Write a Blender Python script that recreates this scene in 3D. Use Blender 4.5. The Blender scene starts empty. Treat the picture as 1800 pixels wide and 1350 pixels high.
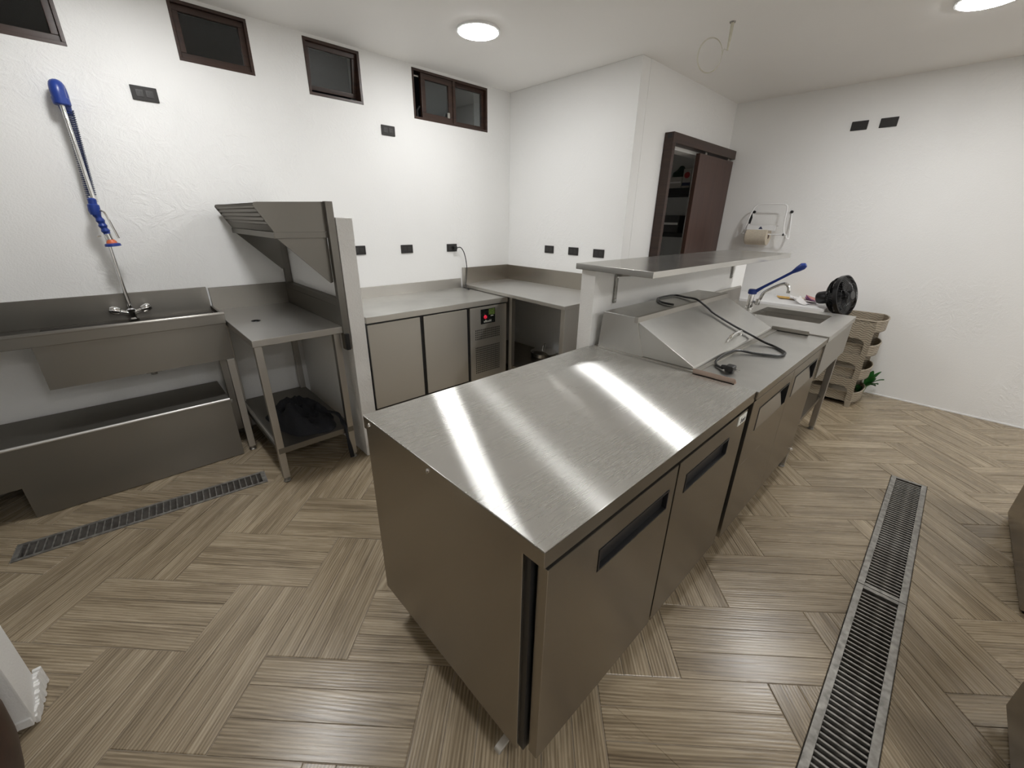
import bpy, bmesh, math, random
from mathutils import Vector, Matrix, noise
random.seed(7)
scene = bpy.context.scene
C = scene.collection

# ------------------------------------------------------------------ camera, world, exposure
cam_d = bpy.data.cameras.new('camera')
cam_d.sensor_fit = 'HORIZONTAL'; cam_d.sensor_width = 36.0; cam_d.lens = 14.3025
cam_d.clip_start = 0.02; cam_d.clip_end = 60
cam = bpy.data.objects.new('camera', cam_d); C.objects.link(cam)
R_ = Vector((0.7259, -0.6876, 0.0152)); D_ = Vector((-0.247, -0.2812, -0.9273)); F_ = Vector((0.6419, 0.6694, -0.374))
F_.normalize(); R_ = (R_ - F_ * R_.dot(F_)).normalized(); U_ = R_.cross(F_)
cam.matrix_world = Matrix(((R_.x, U_.x, -F_.x, 0), (R_.y, U_.y, -F_.y, 0), (R_.z, U_.z, -F_.z, 1.5), (0, 0, 0, 1)))
scene.camera = cam
CAM = Vector((0, 0, 1.5)); FPX = 715.126
world = bpy.data.worlds.new('night'); scene.world = world; world.use_nodes = True
world.node_tree.nodes['Background'].inputs[0].default_value = (0.0012, 0.0013, 0.0015, 1)
world.node_tree.nodes['Background'].inputs[1].default_value = 1.0
scene.view_settings.view_transform = 'Standard'; scene.view_settings.look = 'None'
scene.view_settings.gamma = 1.0; scene.view_settings.use_curve_mapping = False
scene.view_settings.exposure = 0.34
LAMP_STRENGTH = 90.0
scene.cycles.max_bounces = 12; scene.cycles.diffuse_bounces = 7; scene.cycles.glossy_bounces = 5
LAMP_COL = (1.0, 1.0, 0.995)

# ------------------------------------------------------------------ materials
def newmat(name):
    m = bpy.data.materials.new(name); m.use_nodes = True
    nt = m.node_tree; nt.nodes.clear()
    out = nt.nodes.new('ShaderNodeOutputMaterial')
    return m, nt, out
def N(nt, typ, **kw):
    n = nt.nodes.new(typ)
    for k, v in kw.items():
        if k.startswith('i_'):
            key = k[2:]
            n.inputs[int(key) if key.isdigit() else key.replace('_', ' ')].default_value = v
        else: setattr(n, k, v)
    return n
def L(nt, a, b): nt.links.new(a, b)
def ramp(nt, fac, stops):
    r = nt.nodes.new('ShaderNodeValToRGB')
    e = r.color_ramp.elements
    while len(e) < len(stops): e.new(0.5)
    for k, (p, c) in enumerate(stops): e[k].position = p; e[k].color = (*c, 1)
    L(nt, fac, r.inputs[0]); return r
def math_n(nt, op, a, b=None, clamp=False):
    n = nt.nodes.new('ShaderNodeMath'); n.operation = op; n.use_clamp = clamp
    for k, x in enumerate((a, b)):
        if x is None: continue
        if isinstance(x, (int, float)): n.inputs[k].default_value = x
        else: L(nt, x, n.inputs[k])
    return n.outputs[0]
def plain(name, col, rough=0.5, metal=0.0, spec=0.5, nscale=0, namt=0.1, bump=0.0, bscale=200, emis=None):
    m, nt, out = newmat(name)
    b = N(nt, 'ShaderNodeBsdfPrincipled')
    b.inputs['Base Color'].default_value = (*col, 1); b.inputs['Roughness'].default_value = rough
    b.inputs['Metallic'].default_value = metal; b.inputs['Specular IOR Level'].default_value = spec
    tc = N(nt, 'ShaderNodeTexCoord')
    if nscale:
        n = N(nt, 'ShaderNodeTexNoise'); n.inputs['Scale'].default_value = nscale; n.inputs['Detail'].default_value = 4
        L(nt, tc.outputs['Object'], n.inputs['Vector'])
        lo = tuple(c * (1 - namt) for c in col); hi = tuple(min(1, c * (1 + namt)) for c in col)
        r = ramp(nt, n.outputs[0], [(0.3, lo), (0.7, hi)]); L(nt, r.outputs[0], b.inputs['Base Color'])
    if bump:
        n2 = N(nt, 'ShaderNodeTexNoise'); n2.inputs['Scale'].default_value = bscale; n2.inputs['Detail'].default_value = 3
        L(nt, tc.outputs['Object'], n2.inputs['Vector'])
        bp = N(nt, 'ShaderNodeBump'); bp.inputs['Strength'].default_value = bump; bp.inputs['Distance'].default_value = 0.002
        L(nt, n2.outputs[0], bp.inputs['Height']); L(nt, bp.outputs[0], b.inputs['Normal'])
    if emis:
        b.inputs['Emission Color'].default_value = (*emis[0], 1); b.inputs['Emission Strength'].default_value = emis[1]
    L(nt, b.outputs[0], out.inputs[0]); return m

def steel(name, col=(0.60, 0.585, 0.56), rough=0.3, aniso=0.5, topdir=(1, 0, 0), smudge=0.02, dif=0.05, dark=0.03, scr=0.0, bumpy=0.0):
    m, nt, out = newmat(name)
    geo = N(nt, 'ShaderNodeNewGeometry')
    sep = N(nt, 'ShaderNodeSeparateXYZ'); L(nt, geo.outputs['Normal'], sep.inputs[0])
    az = math_n(nt, 'GREATER_THAN', math_n(nt, 'ABSOLUTE', sep.outputs[2]), 0.45)
    cr = N(nt, 'ShaderNodeVectorMath', operation='CROSS_PRODUCT'); L(nt, geo.outputs['Normal'], cr.inputs[0]); cr.inputs[1].default_value = (0, 0, 1)
    mx = N(nt, 'ShaderNodeMix', data_type='VECTOR'); L(nt, az, mx.inputs[0]); L(nt, cr.outputs[0], mx.inputs[4]); mx.inputs[5].default_value = topdir
    tc = N(nt, 'ShaderNodeTexCoord')
    n1 = N(nt, 'ShaderNodeTexNoise'); n1.inputs['Scale'].default_value = 3.0; n1.inputs['Detail'].default_value = 4; n1.inputs['Roughness'].default_value = 0.6; n1.inputs['Distortion'].default_value = 0.4
    L(nt, geo.outputs['Position'], n1.inputs['Vector'])
    # fine brushed streaks along the brushing direction
    mp = N(nt, 'ShaderNodeMapping'); s = (3, 420, 3) if topdir[0] else (420, 3, 3)
    mp.inputs['Scale'].default_value = (s[0], s[1], 300); L(nt, geo.outputs['Position'], mp.inputs[0])
    n2 = N(nt, 'ShaderNodeTexNoise'); n2.inputs['Scale'].default_value = 1.0; n2.inputs['Detail'].default_value = 3
    L(nt, mp.outputs[0], n2.inputs['Vector'])
    # short random scratches
    mp2 = N(nt, 'ShaderNodeMapping'); mp2.inputs['Rotation'].default_value = (0.3, 0.2, 0.8); mp2.inputs['Scale'].default_value = (7, 95, 40)
    L(nt, geo.outputs['Position'], mp2.inputs[0])
    n3 = N(nt, 'ShaderNodeTexNoise'); n3.inputs['Scale'].default_value = 1.6; n3.inputs['Detail'].default_value = 2; n3.inputs['Distortion'].default_value = 2.5; L(nt, mp2.outputs[0], n3.inputs['Vector'])
    sc = ramp(nt, n3.outputs[0], [(0.66, (0, 0, 0)), (0.80, (1, 1, 1))])
    lo = tuple(c * (1 - dark) for c in col)
    cr1 = ramp(nt, n1.outputs[0], [(0.33, lo), (0.62, col)])
    r0 = ramp(nt, n1.outputs[0], [(0.35, (0, 0, 0)), (0.7, (1, 1, 1))])
    rg = math_n(nt, 'ADD', math_n(nt, 'MULTIPLY', r0.outputs[0], smudge), rough - smudge * 0.4)
    rg = math_n(nt, 'ADD', rg, math_n(nt, 'MULTIPLY', sc.outputs[0], scr * 0.4))
    rg = math_n(nt, 'ADD', rg, math_n(nt, 'MULTIPLY', n2.outputs[0], 0.03), clamp=True)
    g = N(nt, 'ShaderNodeBsdfAnisotropic'); g.distribution = 'MULTI_GGX'
    L(nt, cr1.outputs[0], g.inputs['Color']); L(nt, rg, g.inputs['Roughness']); g.inputs['Anisotropy'].default_value = aniso
    L(nt, mx.outputs[1], g.inputs['Tangent'])
    d = N(nt, 'ShaderNodeBsdfDiffuse'); d.inputs[0].default_value = (0.55, 0.54, 0.52, 1)
    ms = N(nt, 'ShaderNodeMixShader')
    df = math_n(nt, 'ADD', math_n(nt, 'MULTIPLY', sc.outputs[0], scr), dif, clamp=True)
    L(nt, df, ms.inputs[0]); L(nt, g.outputs[0], ms.inputs[1]); L(nt, d.outputs[0], ms.inputs[2])
    bp = N(nt, 'ShaderNodeBump'); bp.inputs['Strength'].default_value = bumpy; bp.inputs['Distance'].default_value = 0.001
    if bumpy:
        n5 = N(nt, 'ShaderNodeTexNoise'); n5.inputs['Scale'].default_value = 70; n5.inputs['Detail'].default_value = 3; L(nt, geo.outputs['Position'], n5.inputs['Vector']); L(nt, n5.outputs[0], bp.inputs['Height'])
        L(nt, bp.outputs[0], g.inputs['Normal'])
    L(nt, ms.outputs[0], out.inputs[0]); return m

def plaster(name, col, amount=0.35):
    m, nt, out = newmat(name)
    geo = N(nt, 'ShaderNodeNewGeometry')
    b = N(nt, 'ShaderNodeBsdfPrincipled'); b.inputs['Roughness'].default_value = 0.55; b.inputs['Specular IOR Level'].default_value = 0.35
    n1 = N(nt, 'ShaderNodeTexNoise'); n1.inputs['Scale'].default_value = 9; n1.inputs['Detail'].default_value = 8; n1.inputs['Roughness'].default_value = 0.65; n1.inputs['Distortion'].default_value = 1.6
    n2 = N(nt, 'ShaderNodeTexNoise'); n2.inputs['Scale'].default_value = 1.3; n2.inputs['Detail'].default_value = 2
    n3 = N(nt, 'ShaderNodeTexNoise'); n3.inputs['Scale'].default_value = 130; n3.inputs['Detail'].default_value = 3
    for n in (n1, n2, n3): L(nt, geo.outputs['Position'], n.inputs['Vector'])
    mask = ramp(nt, n2.outputs[0], [(0.50, (0.08, 0.08, 0.08)), (0.64, (1, 1, 1))])
    rid = math_n(nt, 'MULTIPLY', math_n(nt, 'ABSOLUTE', math_n(nt, 'SUBTRACT', n1.outputs[0], 0.5)), mask.outputs[0])
    hgt = math_n(nt, 'ADD', math_n(nt, 'MULTIPLY', rid, 1.0), math_n(nt, 'MULTIPLY', n3.outputs[0], 0.10))
    bp = N(nt, 'ShaderNodeBump'); bp.inputs['Strength'].default_value = amount; bp.inputs['Distance'].default_value = 0.02
    L(nt, hgt, bp.inputs['Height']); L(nt, bp.outputs[0], b.inputs['Normal'])
    c = ramp(nt, n2.outputs[0], [(0.3, tuple(x * 0.97 for x in col)), (0.7, col)]); L(nt, c.outputs[0], b.inputs['Base Color'])
    L(nt, b.outputs[0], out.inputs[0]); return m

def woodfloor(name):
    m, nt, out = newmat(name)
    b = N(nt, 'ShaderNodeBsdfPrincipled'); b.inputs['Specular IOR Level'].default_value = 0.5
    uv = N(nt, 'ShaderNodeUVMap'); uv.uv_map = 'grain'
    oi = N(nt, 'ShaderNodeObjectInfo')
    wn = N(nt, 'ShaderNodeTexWhiteNoise', noise_dimensions='1D'); L(nt, oi.outputs['Random'], wn.inputs['W'])
    off = N(nt, 'ShaderNodeVectorMath', operation='MULTIPLY'); L(nt, wn.outputs['Color'], off.inputs[0]); off.inputs[1].default_value = (31, 47, 11)
    ad = N(nt, 'ShaderNodeVectorMath', operation='ADD'); L(nt, uv.outputs[0], ad.inputs[0]); L(nt, off.outputs[0], ad.inputs[1])
    def nz(scale, detail, dist, rgh=0.6):
        mp = N(nt, 'ShaderNodeMapping'); mp.inputs['Scale'].default_value = scale; L(nt, ad.outputs[0], mp.inputs[0])
        n = N(nt, 'ShaderNodeTexNoise'); n.inputs['Scale'].default_value = 1; n.inputs['Detail'].default_value = detail
        n.inputs['Distortion'].default_value = dist; n.inputs['Roughness'].default_value = rgh
        L(nt, mp.outputs[0], n.inputs['Vector']); return n.outputs[0]
    streak = nz((2.6, 46, 1), 5, 0.9); fine = nz((9, 330, 1), 3, 0.2); broad = nz((1.3, 16, 1), 3, 0.8)
    mpw = N(nt, 'ShaderNodeMapping'); mpw.inputs['Scale'].default_value = (2.0, 22, 1); L(nt, ad.outputs[0], mpw.inputs[0])
    wv = N(nt, 'ShaderNodeTexWave', wave_type='RINGS', rings_direction='SPHERICAL'); wv.inputs['Scale'].default_value = 1.3; wv.inputs['Distortion'].default_value = 5
    wv.inputs['Detail'].default_value = 3; wv.inputs['Detail Scale'].default_value = 0.8; L(nt, mpw.outputs[0], wv.inputs['Vector'])
    s = math_n(nt, 'ADD', math_n(nt, 'MULTIPLY', streak, 0.36), math_n(nt, 'MULTIPLY', broad, 0.34))
    s = math_n(nt, 'ADD', s, math_n(nt, 'MULTIPLY', fine, 0.18))
    s = math_n(nt, 'ADD', s, math_n(nt, 'MULTIPLY', wv.outputs[1], 0.12))
    tone = nz((0.9, 2.2, 1), 1, 0)
    s = math_n(nt, 'ADD', s, math_n(nt, 'MULTIPLY', math_n(nt, 'SUBTRACT', tone, 0.5), 0.18))
    c = ramp(nt, s, [(0.30, (0.120, 0.090, 0.057)), (0.45, (0.255, 0.200, 0.131)), (0.57, (0.385, 0.313, 0.216)), (0.74, (0.560, 0.475, 0.350))])
    L(nt, c.outputs[0], b.inputs['Base Color'])
    rr = math_n(nt, 'ADD', math_n(nt, 'MULTIPLY', streak, 0.16), 0.19); L(nt, rr, b.inputs['Roughness'])
    bp = N(nt, 'ShaderNodeBump'); bp.inputs['Strength'].default_value = 0.5; bp.inputs['Distance'].default_value = 0.0018
    L(nt, math_n(nt, 'ADD', s, math_n(nt, 'MULTIPLY', broad, 0.6)), bp.inputs['Height']); L(nt, bp.outputs[0], b.inputs['Normal'])
    L(nt, b.outputs[0], out.inputs[0]); return m

def wood(name, dark, light, scale=(1, 30, 1), rough=0.4):
    m, nt, out = newmat(name)
    b = N(nt, 'ShaderNodeBsdfPrincipled'); b.inputs['Roughness'].default_value = rough
    tc = N(nt, 'ShaderNodeTexCoord'); mp = N(nt, 'ShaderNodeMapping'); mp.inputs['Scale'].default_value = scale; L(nt, tc.outputs['Object'], mp.inputs[0])
    n = N(nt, 'ShaderNodeTexNoise'); n.inputs['Scale'].default_value = 2; n.inputs['Detail'].default_value = 5; n.inputs['Distortion'].default_value = 0.6; L(nt, mp.outputs[0], n.inputs['Vector'])
    c = ramp(nt, n.outputs[0], [(0.3, dark), (0.7, light)]); L(nt, c.outputs[0], b.inputs['Base Color'])
    L(nt, b.outputs[0], out.inputs[0]); return m

def woven(name, col):
    m, nt, out = newmat(name)
    b = N(nt, 'ShaderNodeBsdfPrincipled'); b.inputs['Roughness'].default_value = 0.5
    tc = N(nt, 'ShaderNodeTexCoord'); mp = N(nt, 'ShaderNodeMapping'); mp.inputs['Scale'].default_value = (1, 1, 1); L(nt, tc.outputs['Object'], mp.inputs[0])
    sp = N(nt, 'ShaderNodeSeparateXYZ'); L(nt, tc.outputs['Object'], sp.inputs[0])
    u = math_n(nt, 'MULTIPLY', math_n(nt, 'ADD', sp.outputs[0], sp.outputs[1]), math.pi / .030)
    v = math_n(nt, 'MULTIPLY', sp.outputs[2], math.pi / .0185)
    sv_ = math_n(nt, 'SINE', math_n(nt, 'ADD', v, math_n(nt, 'MULTIPLY', math_n(nt, 'SINE', u), 1.1)))
    pat = math_n(nt, 'ABSOLUTE', sv_)
    br = ramp(nt, pat, [(0.05, (0.30, 0.28, 0.26)), (0.45, (0.86, 0.85, 0.84)), (0.9, (1, 1, 1))])
    mxc = N(nt, 'ShaderNodeMix', data_type='RGBA', blend_type='MULTIPLY'); mxc.inputs[0].default_value = 1; mxc.inputs[6].default_value = (*col, 1); L(nt, br.outputs[0], mxc.inputs[7])
    L(nt, mxc.outputs[2], b.inputs['Base Color'])
    bp = N(nt, 'ShaderNodeBump'); bp.inputs['Strength'].default_value = 0.7; bp.inputs['Distance'].default_value = 0.004; L(nt, br.outputs[0], bp.inputs['Height']); L(nt, bp.outputs[0], b.inputs['Normal'])
    L(nt, b.outputs[0], out.inputs[0]); return m

def glassmat(name, tint=(0.9, 0.92, 0.92)):
    m, nt, out = newmat(name)
    t = N(nt, 'ShaderNodeBsdfTransparent'); t.inputs[0].default_value = (*tint, 1)
    g = N(nt, 'ShaderNodeBsdfGlossy'); g.inputs['Roughness'].default_value = 0.03
    fr = N(nt, 'ShaderNodeFresnel'); fr.inputs[0].default_value = 1.5
    ms = N(nt, 'ShaderNodeMixShader'); L(nt, fr.outputs[0], ms.inputs[0]); L(nt, t.outputs[0], ms.inputs[1]); L(nt, g.outputs[0], ms.inputs[2])
    L(nt, ms.outputs[0], out.inputs[0]); return m

def emitter(name, col, strength):
    m, nt, out = newmat(name)
    e = N(nt, 'ShaderNodeEmission'); e.inputs[0].default_value = (*col, 1); e.inputs[1].default_value = strength
    L(nt, e.outputs[0], out.inputs[0]); return m

M = dict(
    wall=plaster('white_plaster', (0.85, 0.85, 0.84), 0.6), ceil=plaster('ceiling_paint', (0.88, 0.865, 0.84), 0.05),
    rawwall=plaster('rough_plaster', (0.83, 0.825, 0.81), 0.8),
    plank=woodfloor('wood_look_tile'), grout=plain('grout', (0.30, 0.255, 0.20), 0.85, nscale=30, namt=0.2),
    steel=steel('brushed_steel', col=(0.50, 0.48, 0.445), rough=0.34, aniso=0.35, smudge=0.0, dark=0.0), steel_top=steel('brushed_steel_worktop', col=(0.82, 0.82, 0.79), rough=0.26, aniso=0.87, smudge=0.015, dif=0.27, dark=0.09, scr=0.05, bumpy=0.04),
    steel_soft=steel('satin_steel', col=(0.64, 0.635, 0.61), rough=0.28, aniso=0.45, smudge=0.025, dif=0.07, dark=0.10, scr=0.05),
    steel_mirror=steel('polished_sheet_steel', col=(0.68, 0.67, 0.645), rough=0.20, aniso=0.3, smudge=0.03, dif=0.06, dark=0.08),
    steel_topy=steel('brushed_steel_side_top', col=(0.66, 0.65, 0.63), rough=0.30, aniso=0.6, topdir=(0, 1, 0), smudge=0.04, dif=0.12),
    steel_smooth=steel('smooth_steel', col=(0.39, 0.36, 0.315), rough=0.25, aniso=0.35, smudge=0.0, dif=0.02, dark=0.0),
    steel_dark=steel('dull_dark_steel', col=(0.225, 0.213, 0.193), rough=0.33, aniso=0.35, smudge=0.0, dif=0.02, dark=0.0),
    steel_warm=steel('warm_steel_door', col=(0.60, 0.57, 0.51), rough=0.42, aniso=0.3, dif=0.15, smudge=0.0, dark=0.0),
    steel_copper=steel('filmed_steel_strip', col=(0.62, 0.46, 0.38), rough=0.35, aniso=0.2, dif=0.15),
    steel_edge=steel('edge_highlight_steel', col=(0.80, 0.79, 0.77), rough=0.38, aniso=0.0, dif=0.35),  # paler, part-diffuse steel that paints in the lamp highlight along the rolled edge
    galv=plain('galvanised_grate', (0.30, 0.29, 0.27), 0.5, 0.7, nscale=40, namt=0.35),
    dirt=plain('drain_dirt', (0.075, 0.068, 0.060), 0.8, nscale=25, namt=0.8), concrete=plain('drain_concrete', (0.30, 0.28, 0.26), 0.85, nscale=18, namt=0.3),
    chrome=plain('chrome', (0.82, 0.82, 0.82), 0.08, 1.0, nscale=20, namt=0.03),
    blackp=plain('black_plastic', (0.012, 0.012, 0.013), 0.4, nscale=60, namt=0.2), rubber=plain('black_rubber', (0.014, 0.014, 0.015), 0.6, nscale=60, namt=0.2),
    blackgloss=plain('gloss_black_plastic', (0.008, 0.008, 0.009), 0.22, nscale=60, namt=0.1),
    outlet=plain('dark_outlet_plastic', (0.020, 0.018, 0.017), 0.62, nscale=80, namt=0.15), outlet2=plain('outlet_insert', (0.030, 0.028, 0.027), 0.4, nscale=80, namt=0.1),
    blue=plain('blue_plastic', (0.012, 0.040, 0.235), 0.35, nscale=40, namt=0.08), springblue=plain('dark_blue_spring', (0.012, 0.022, 0.075), 0.35, nscale=40, namt=0.08), orange=plain('orange_plastic', (0.62, 0.14, 0.05), 0.45, nscale=40, namt=0.08),
    frame=wood('dark_brown_frame', (0.026, 0.012, 0.008), (0.050, 0.024, 0.015), (1, 1, 30)), door=wood('red_brown_door', (0.046, 0.022, 0.016), (0.072, 0.034, 0.024), (14, 14, 1)),
    reveal=plain('outer_reveal_render', (0.16, 0.145, 0.125), 0.9, nscale=8, namt=0.15), glass=glassmat('window_glass'), screen=plain('insect_screen', (0.045, 0.048, 0.050), 0.8, nscale=300, namt=0.2),
    white=plain('white_enamel', (0.80, 0.80, 0.80), 0.35, nscale=20, namt=0.02), paper=plain('white_paper', (0.78, 0.77, 0.76), 0.7, nscale=30, namt=0.03),
    towel=plain('unbleached_towel', (0.52, 0.46, 0.37), 0.9, nscale=90, namt=0.08, bump=0.3, bscale=120), yellow=plain('yellow_paper', (0.60, 0.36, 0.07), 0.6, nscale=20, namt=0.08), purple=plain('purple_print', (0.20, 0.06, 0.16), 0.5, nscale=40, namt=0.3), pink=plain('pink_print', (0.55, 0.24, 0.22), 0.6, nscale=40, namt=0.2),
    rattan=woven('rattan_plastic', (0.36, 0.31, 0.235)), rattan_plain=plain('taupe_plastic', (0.37, 0.32, 0.25), 0.45, nscale=50, namt=0.08),
    leaf=plain('green_leaf', (0.025, 0.16, 0.030), 0.35, nscale=30, namt=0.4), cloth=plain('black_cloth', (0.010, 0.011, 0.015), 0.85, nscale=200, namt=0.4, bump=0.5, bscale=250),
    cord=plain('black_cord', (0.010, 0.010, 0.010), 0.35, nscale=60, namt=0.1), film=plain('display_film', (0.015, 0.017, 0.016), 0.2, nscale=60, namt=0.1),
    red=plain('red_switch', (0.55, 0.02, 0.05), 0.3, nscale=60, namt=0.2, emis=((0.8, 0.03, 0.06), 0.3)), green=plain('green_print', (0.10, 0.16, 0.03), 0.5, nscale=120, namt=0.8),
    whiteprint=plain('white_print', (0.72, 0.73, 0.68), 0.5, nscale=60, namt=0.03), darkprint=plain('dark_print', (0.02, 0.02, 0.025), 0.5, nscale=60, namt=0.1), navy=plain('navy_print', (0.03, 0.04, 0.09), 0.5, nscale=60, namt=0.1),
    cardboard=plain('white_carton', (0.42, 0.40, 0.37), 0.8, nscale=20, namt=0.1), redprint=plain('red_print', (0.35, 0.03, 0.03), 0.6, nscale=40, namt=0.1),
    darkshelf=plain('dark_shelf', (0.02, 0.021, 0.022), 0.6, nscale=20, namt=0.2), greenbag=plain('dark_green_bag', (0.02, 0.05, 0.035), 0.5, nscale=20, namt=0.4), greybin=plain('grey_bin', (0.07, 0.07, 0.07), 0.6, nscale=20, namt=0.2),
    ivory=plain('ivory_pipe', (0.60, 0.58, 0.48), 0.5, nscale=40, namt=0.05),
    brownseat=plain('dark_brown_lacquer', (0.035, 0.012, 0.008), 0.45, nscale=30, namt=0.3), brass=plain('brown_pipe', (0.10, 0.05, 0.03), 0.5, nscale=30, namt=0.3),
)

# ------------------------------------------------------------------ builders
ORG = {}
class MB:
    def __init__(s): s.v = []; s.f = []
    def add(s, vs, fs):
        o = len(s.v); s.v += [tuple(p) for p in vs]; s.f += [tuple(i + o for i in q) for q in fs]; return s
    def box(s, x0, x1, y0, y1, z0, z1):
        return s.add([(x0, y0, z0), (x1, y0, z0), (x1, y1, z0), (x0, y1, z0), (x0, y0, z1), (x1, y0, z1), (x1, y1, z1), (x0, y1, z1)],
                     [(3, 2, 1, 0), (4, 5, 6, 7), (0, 1, 5, 4), (1, 2, 6, 5), (2, 3, 7, 6), (3, 0, 4, 7)])
    def prism(s, poly, a, b, plane='xy'):
        def P(p, t):
            return {'xy': (p[0], p[1], t), 'xz': (p[0], t, p[1]), 'yz': (t, p[0], p[1])}[plane]
        n = len(poly); vs = [P(p, a) for p in poly] + [P(p, b) for p in poly]
        fs = [tuple(range(n - 1, -1, -1)), tuple(range(n, 2 * n))] + [(i, (i + 1) % n, n + (i + 1) % n, n + i) for i in range(n)]
        return s.add(vs, fs)
    def tube(s, pts, r, seg=8, closed=False):
        pts = [Vector(p) for p in pts]; n = len(pts); rs = r if isinstance(r, (list, tuple)) else [r] * n
        vs = []; up = None
        for i, p in enumerate(pts):
            a = pts[(i - 1) % n] if (closed or i > 0) else p; b = pts[(i + 1) % n] if (closed or i < n - 1) else p
            t = (b - a)
            t = t.normalized() if t.length > 1e-9 else Vector((0, 0, 1))
            if up is None:
                up = Vector((0, 0, 1)) if abs(t.z) < 0.9 else Vector((1, 0, 0))
            x = up - t * up.dot(t)
            if x.length < 1e-4: x = t.orthogonal()
            x.normalize(); y = t.cross(x); up = x
            vs += [p + (x * math.cos(q * math.tau / seg) + y * math.sin(q * math.tau / seg)) * rs[i] for q in range(seg)]
        fs = []
        for i in range(n if closed else n - 1):
            j = (i + 1) % n
            fs += [(i * seg + q, i * seg + (q + 1) % seg, j * seg + (q + 1) % seg, j * seg + q) for q in range(seg)]
        if not closed: fs += [tuple(range(seg - 1, -1, -1)), tuple((n - 1) * seg + q for q in range(seg))]
        return s.add(vs, fs)
    def lathe(s, prof, o=(0, 0, 0), axis=(0, 0, 1), seg=24, sx=1.0):
        ax = Vector(axis).normalized(); x = ax.orthogonal().normalized(); y = ax.cross(x); o = Vector(o); vs = []
        for r, h in prof: vs += [o + ax * h + (x * math.cos(q * math.tau / seg) * sx + y * math.sin(q * math.tau / seg)) * r for q in range(seg)]
        fs = []
        for i in range(len(prof) - 1): fs += [(i * seg + q, i * seg + (q + 1) % seg, (i + 1) * seg + (q + 1) % seg, (i + 1) * seg + q) for q in range(seg)]
        if prof[0][0] > 1e-5: fs.append(tuple(range(seg - 1, -1, -1)))
        if prof[-1][0] > 1e-5: fs.append(tuple((len(prof) - 1) * seg + q for q in range(seg)))
        return s.add(vs, fs)
    def build(s, name, mat, parent=None, bevel=0.0, local=False, smooth=True, seg=2, angle=32, weld=False):
        o = ORG.get(parent.name, Vector()) if (parent and not local) else Vector()
        me = bpy.data.meshes.new(name); me.from_pydata([tuple(Vector(p) - o) for p in s.v], [], s.f)
        bm = bmesh.new(); bm.from_mesh(me)
        if weld: bmesh.ops.remove_doubles(bm, verts=bm.verts, dist=1e-5)
        bmesh.ops.recalc_face_normals(bm, faces=bm.faces)
        if bevel:
            es = [e for e in bm.edges if len(e.link_faces) == 2 and e.calc_face_angle(0) > 0.5]
            bmesh.ops.bevel(bm, geom=es, offset=bevel, segments=seg, affect='EDGES', profile=0.5, clamp_overlap=True)
        bm.to_mesh(me); bm.free()
        if smooth:
            for p in me.polygons: p.use_smooth = True
            me.set_sharp_from_angle(angle=math.radians(angle))
        me.materials.append(M[mat] if isinstance(mat, str) else mat)
        ob = bpy.data.objects.new(name, me); C.objects.link(ob)
        if bevel and smooth:
            wn = ob.modifiers.new('weighted_normals', 'WEIGHTED_NORMAL'); wn.keep_sharp = True; wn.weight = 100
        if parent: ob.parent = parent; ORG[ob.name] = o
        return ob
def box(*a): return MB().box(*a)
def tag(o, label=None, cat=None, group=None, kind=None):
    if label: o['label'] = label
    if cat: o['category'] = cat
    if group: o['group'] = group
    if kind: o['kind'] = kind
    return o
def thing(name, label, cat, loc=(0, 0, 0), rz=0.0, group=None):
    e = bpy.data.objects.new(name, None); C.objects.link(e); e.empty_display_size = 0.05
    e.location = loc; e.rotation_euler = (0, 0, rz); ORG[e.name] = Vector(loc)
    return tag(e, label, cat, group)
def struct(name, label=None):
    e = bpy.data.objects.new(name, None); C.objects.link(e); ORG[e.name] = Vector(); return tag(e, label, kind='structure')
def smooth_path(pts, n=6):
    P = [Vector(p) for p in pts]; out = []
    for i in range(len(P) - 1):
        a = P[max(i - 1, 0)]; b = P[i]; c = P[i + 1]; d = P[min(i + 2, len(P) - 1)]
        for k in range(n):
            t = k / n
            out.append(0.5 * ((2 * b) + (c - a) * t + (2 * a - 5 * b + 4 * c - d) * t * t + (3 * b - a - 3 * c + d) * t ** 3))
    out.append(P[-1]); return out
def text_mesh(name, body, size, mat, parent, loc, rot, shear=0.0, align='CENTER', depth=0.0006):
    cu = bpy.data.curves.new(name, 'FONT'); cu.body = body; cu.size = size; cu.align_x = align; cu.align_y = 'CENTER'; cu.extrude = depth; cu.shear = shear; cu.resolution_u = 3
    t = bpy.data.objects.new(name + '_tmp', cu); C.objects.link(t)
    dg = bpy.context.evaluated_depsgraph_get(); me = bpy.data.meshes.new_from_object(t.evaluated_get(dg)); bpy.data.objects.remove(t)
    me.materials.clear(); me.materials.append(M[mat]); me.name = name
    ob = bpy.data.objects.new(name, me); C.objects.link(ob); ob.parent = parent
    ob.location = Vector(loc) - ORG.get(parent.name, Vector()); ob.rotation_euler = rot; return ob
def proj(p):
    d = Vector(p) - CAM; z = d.dot(F_)
    return (900 + FPX * d.dot(R_) / z, 675 - FPX * d.dot(U_) / z, z)
def plate_hole(x0, x1, z0, z1, hx0, hx1, hz0, hz1, y0, y1):
    # slab between y0 (front) and y1 (back) with a rectangular through hole, no seams on the front
    mb = MB(); V = [];
    for y in (y0, y1):
        V += [(x0, y, z0), (x1, y, z0), (x1, y, z1), (x0, y, z1), (hx0, y, hz0), (hx1, y, hz0), (hx1, y, hz1), (hx0, y, hz1)]
    Fs = []
    for k in range(4):
        n = (k + 1) % 4
        Fs += [(k, n, 4 + n, 4 + k), (8 + k, 12 + k, 12 + n, 8 + n), (k, 8 + k, 8 + n, n), (4 + k, 4 + n, 12 + n, 12 + k)]
    return mb.add(V, Fs)

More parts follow.
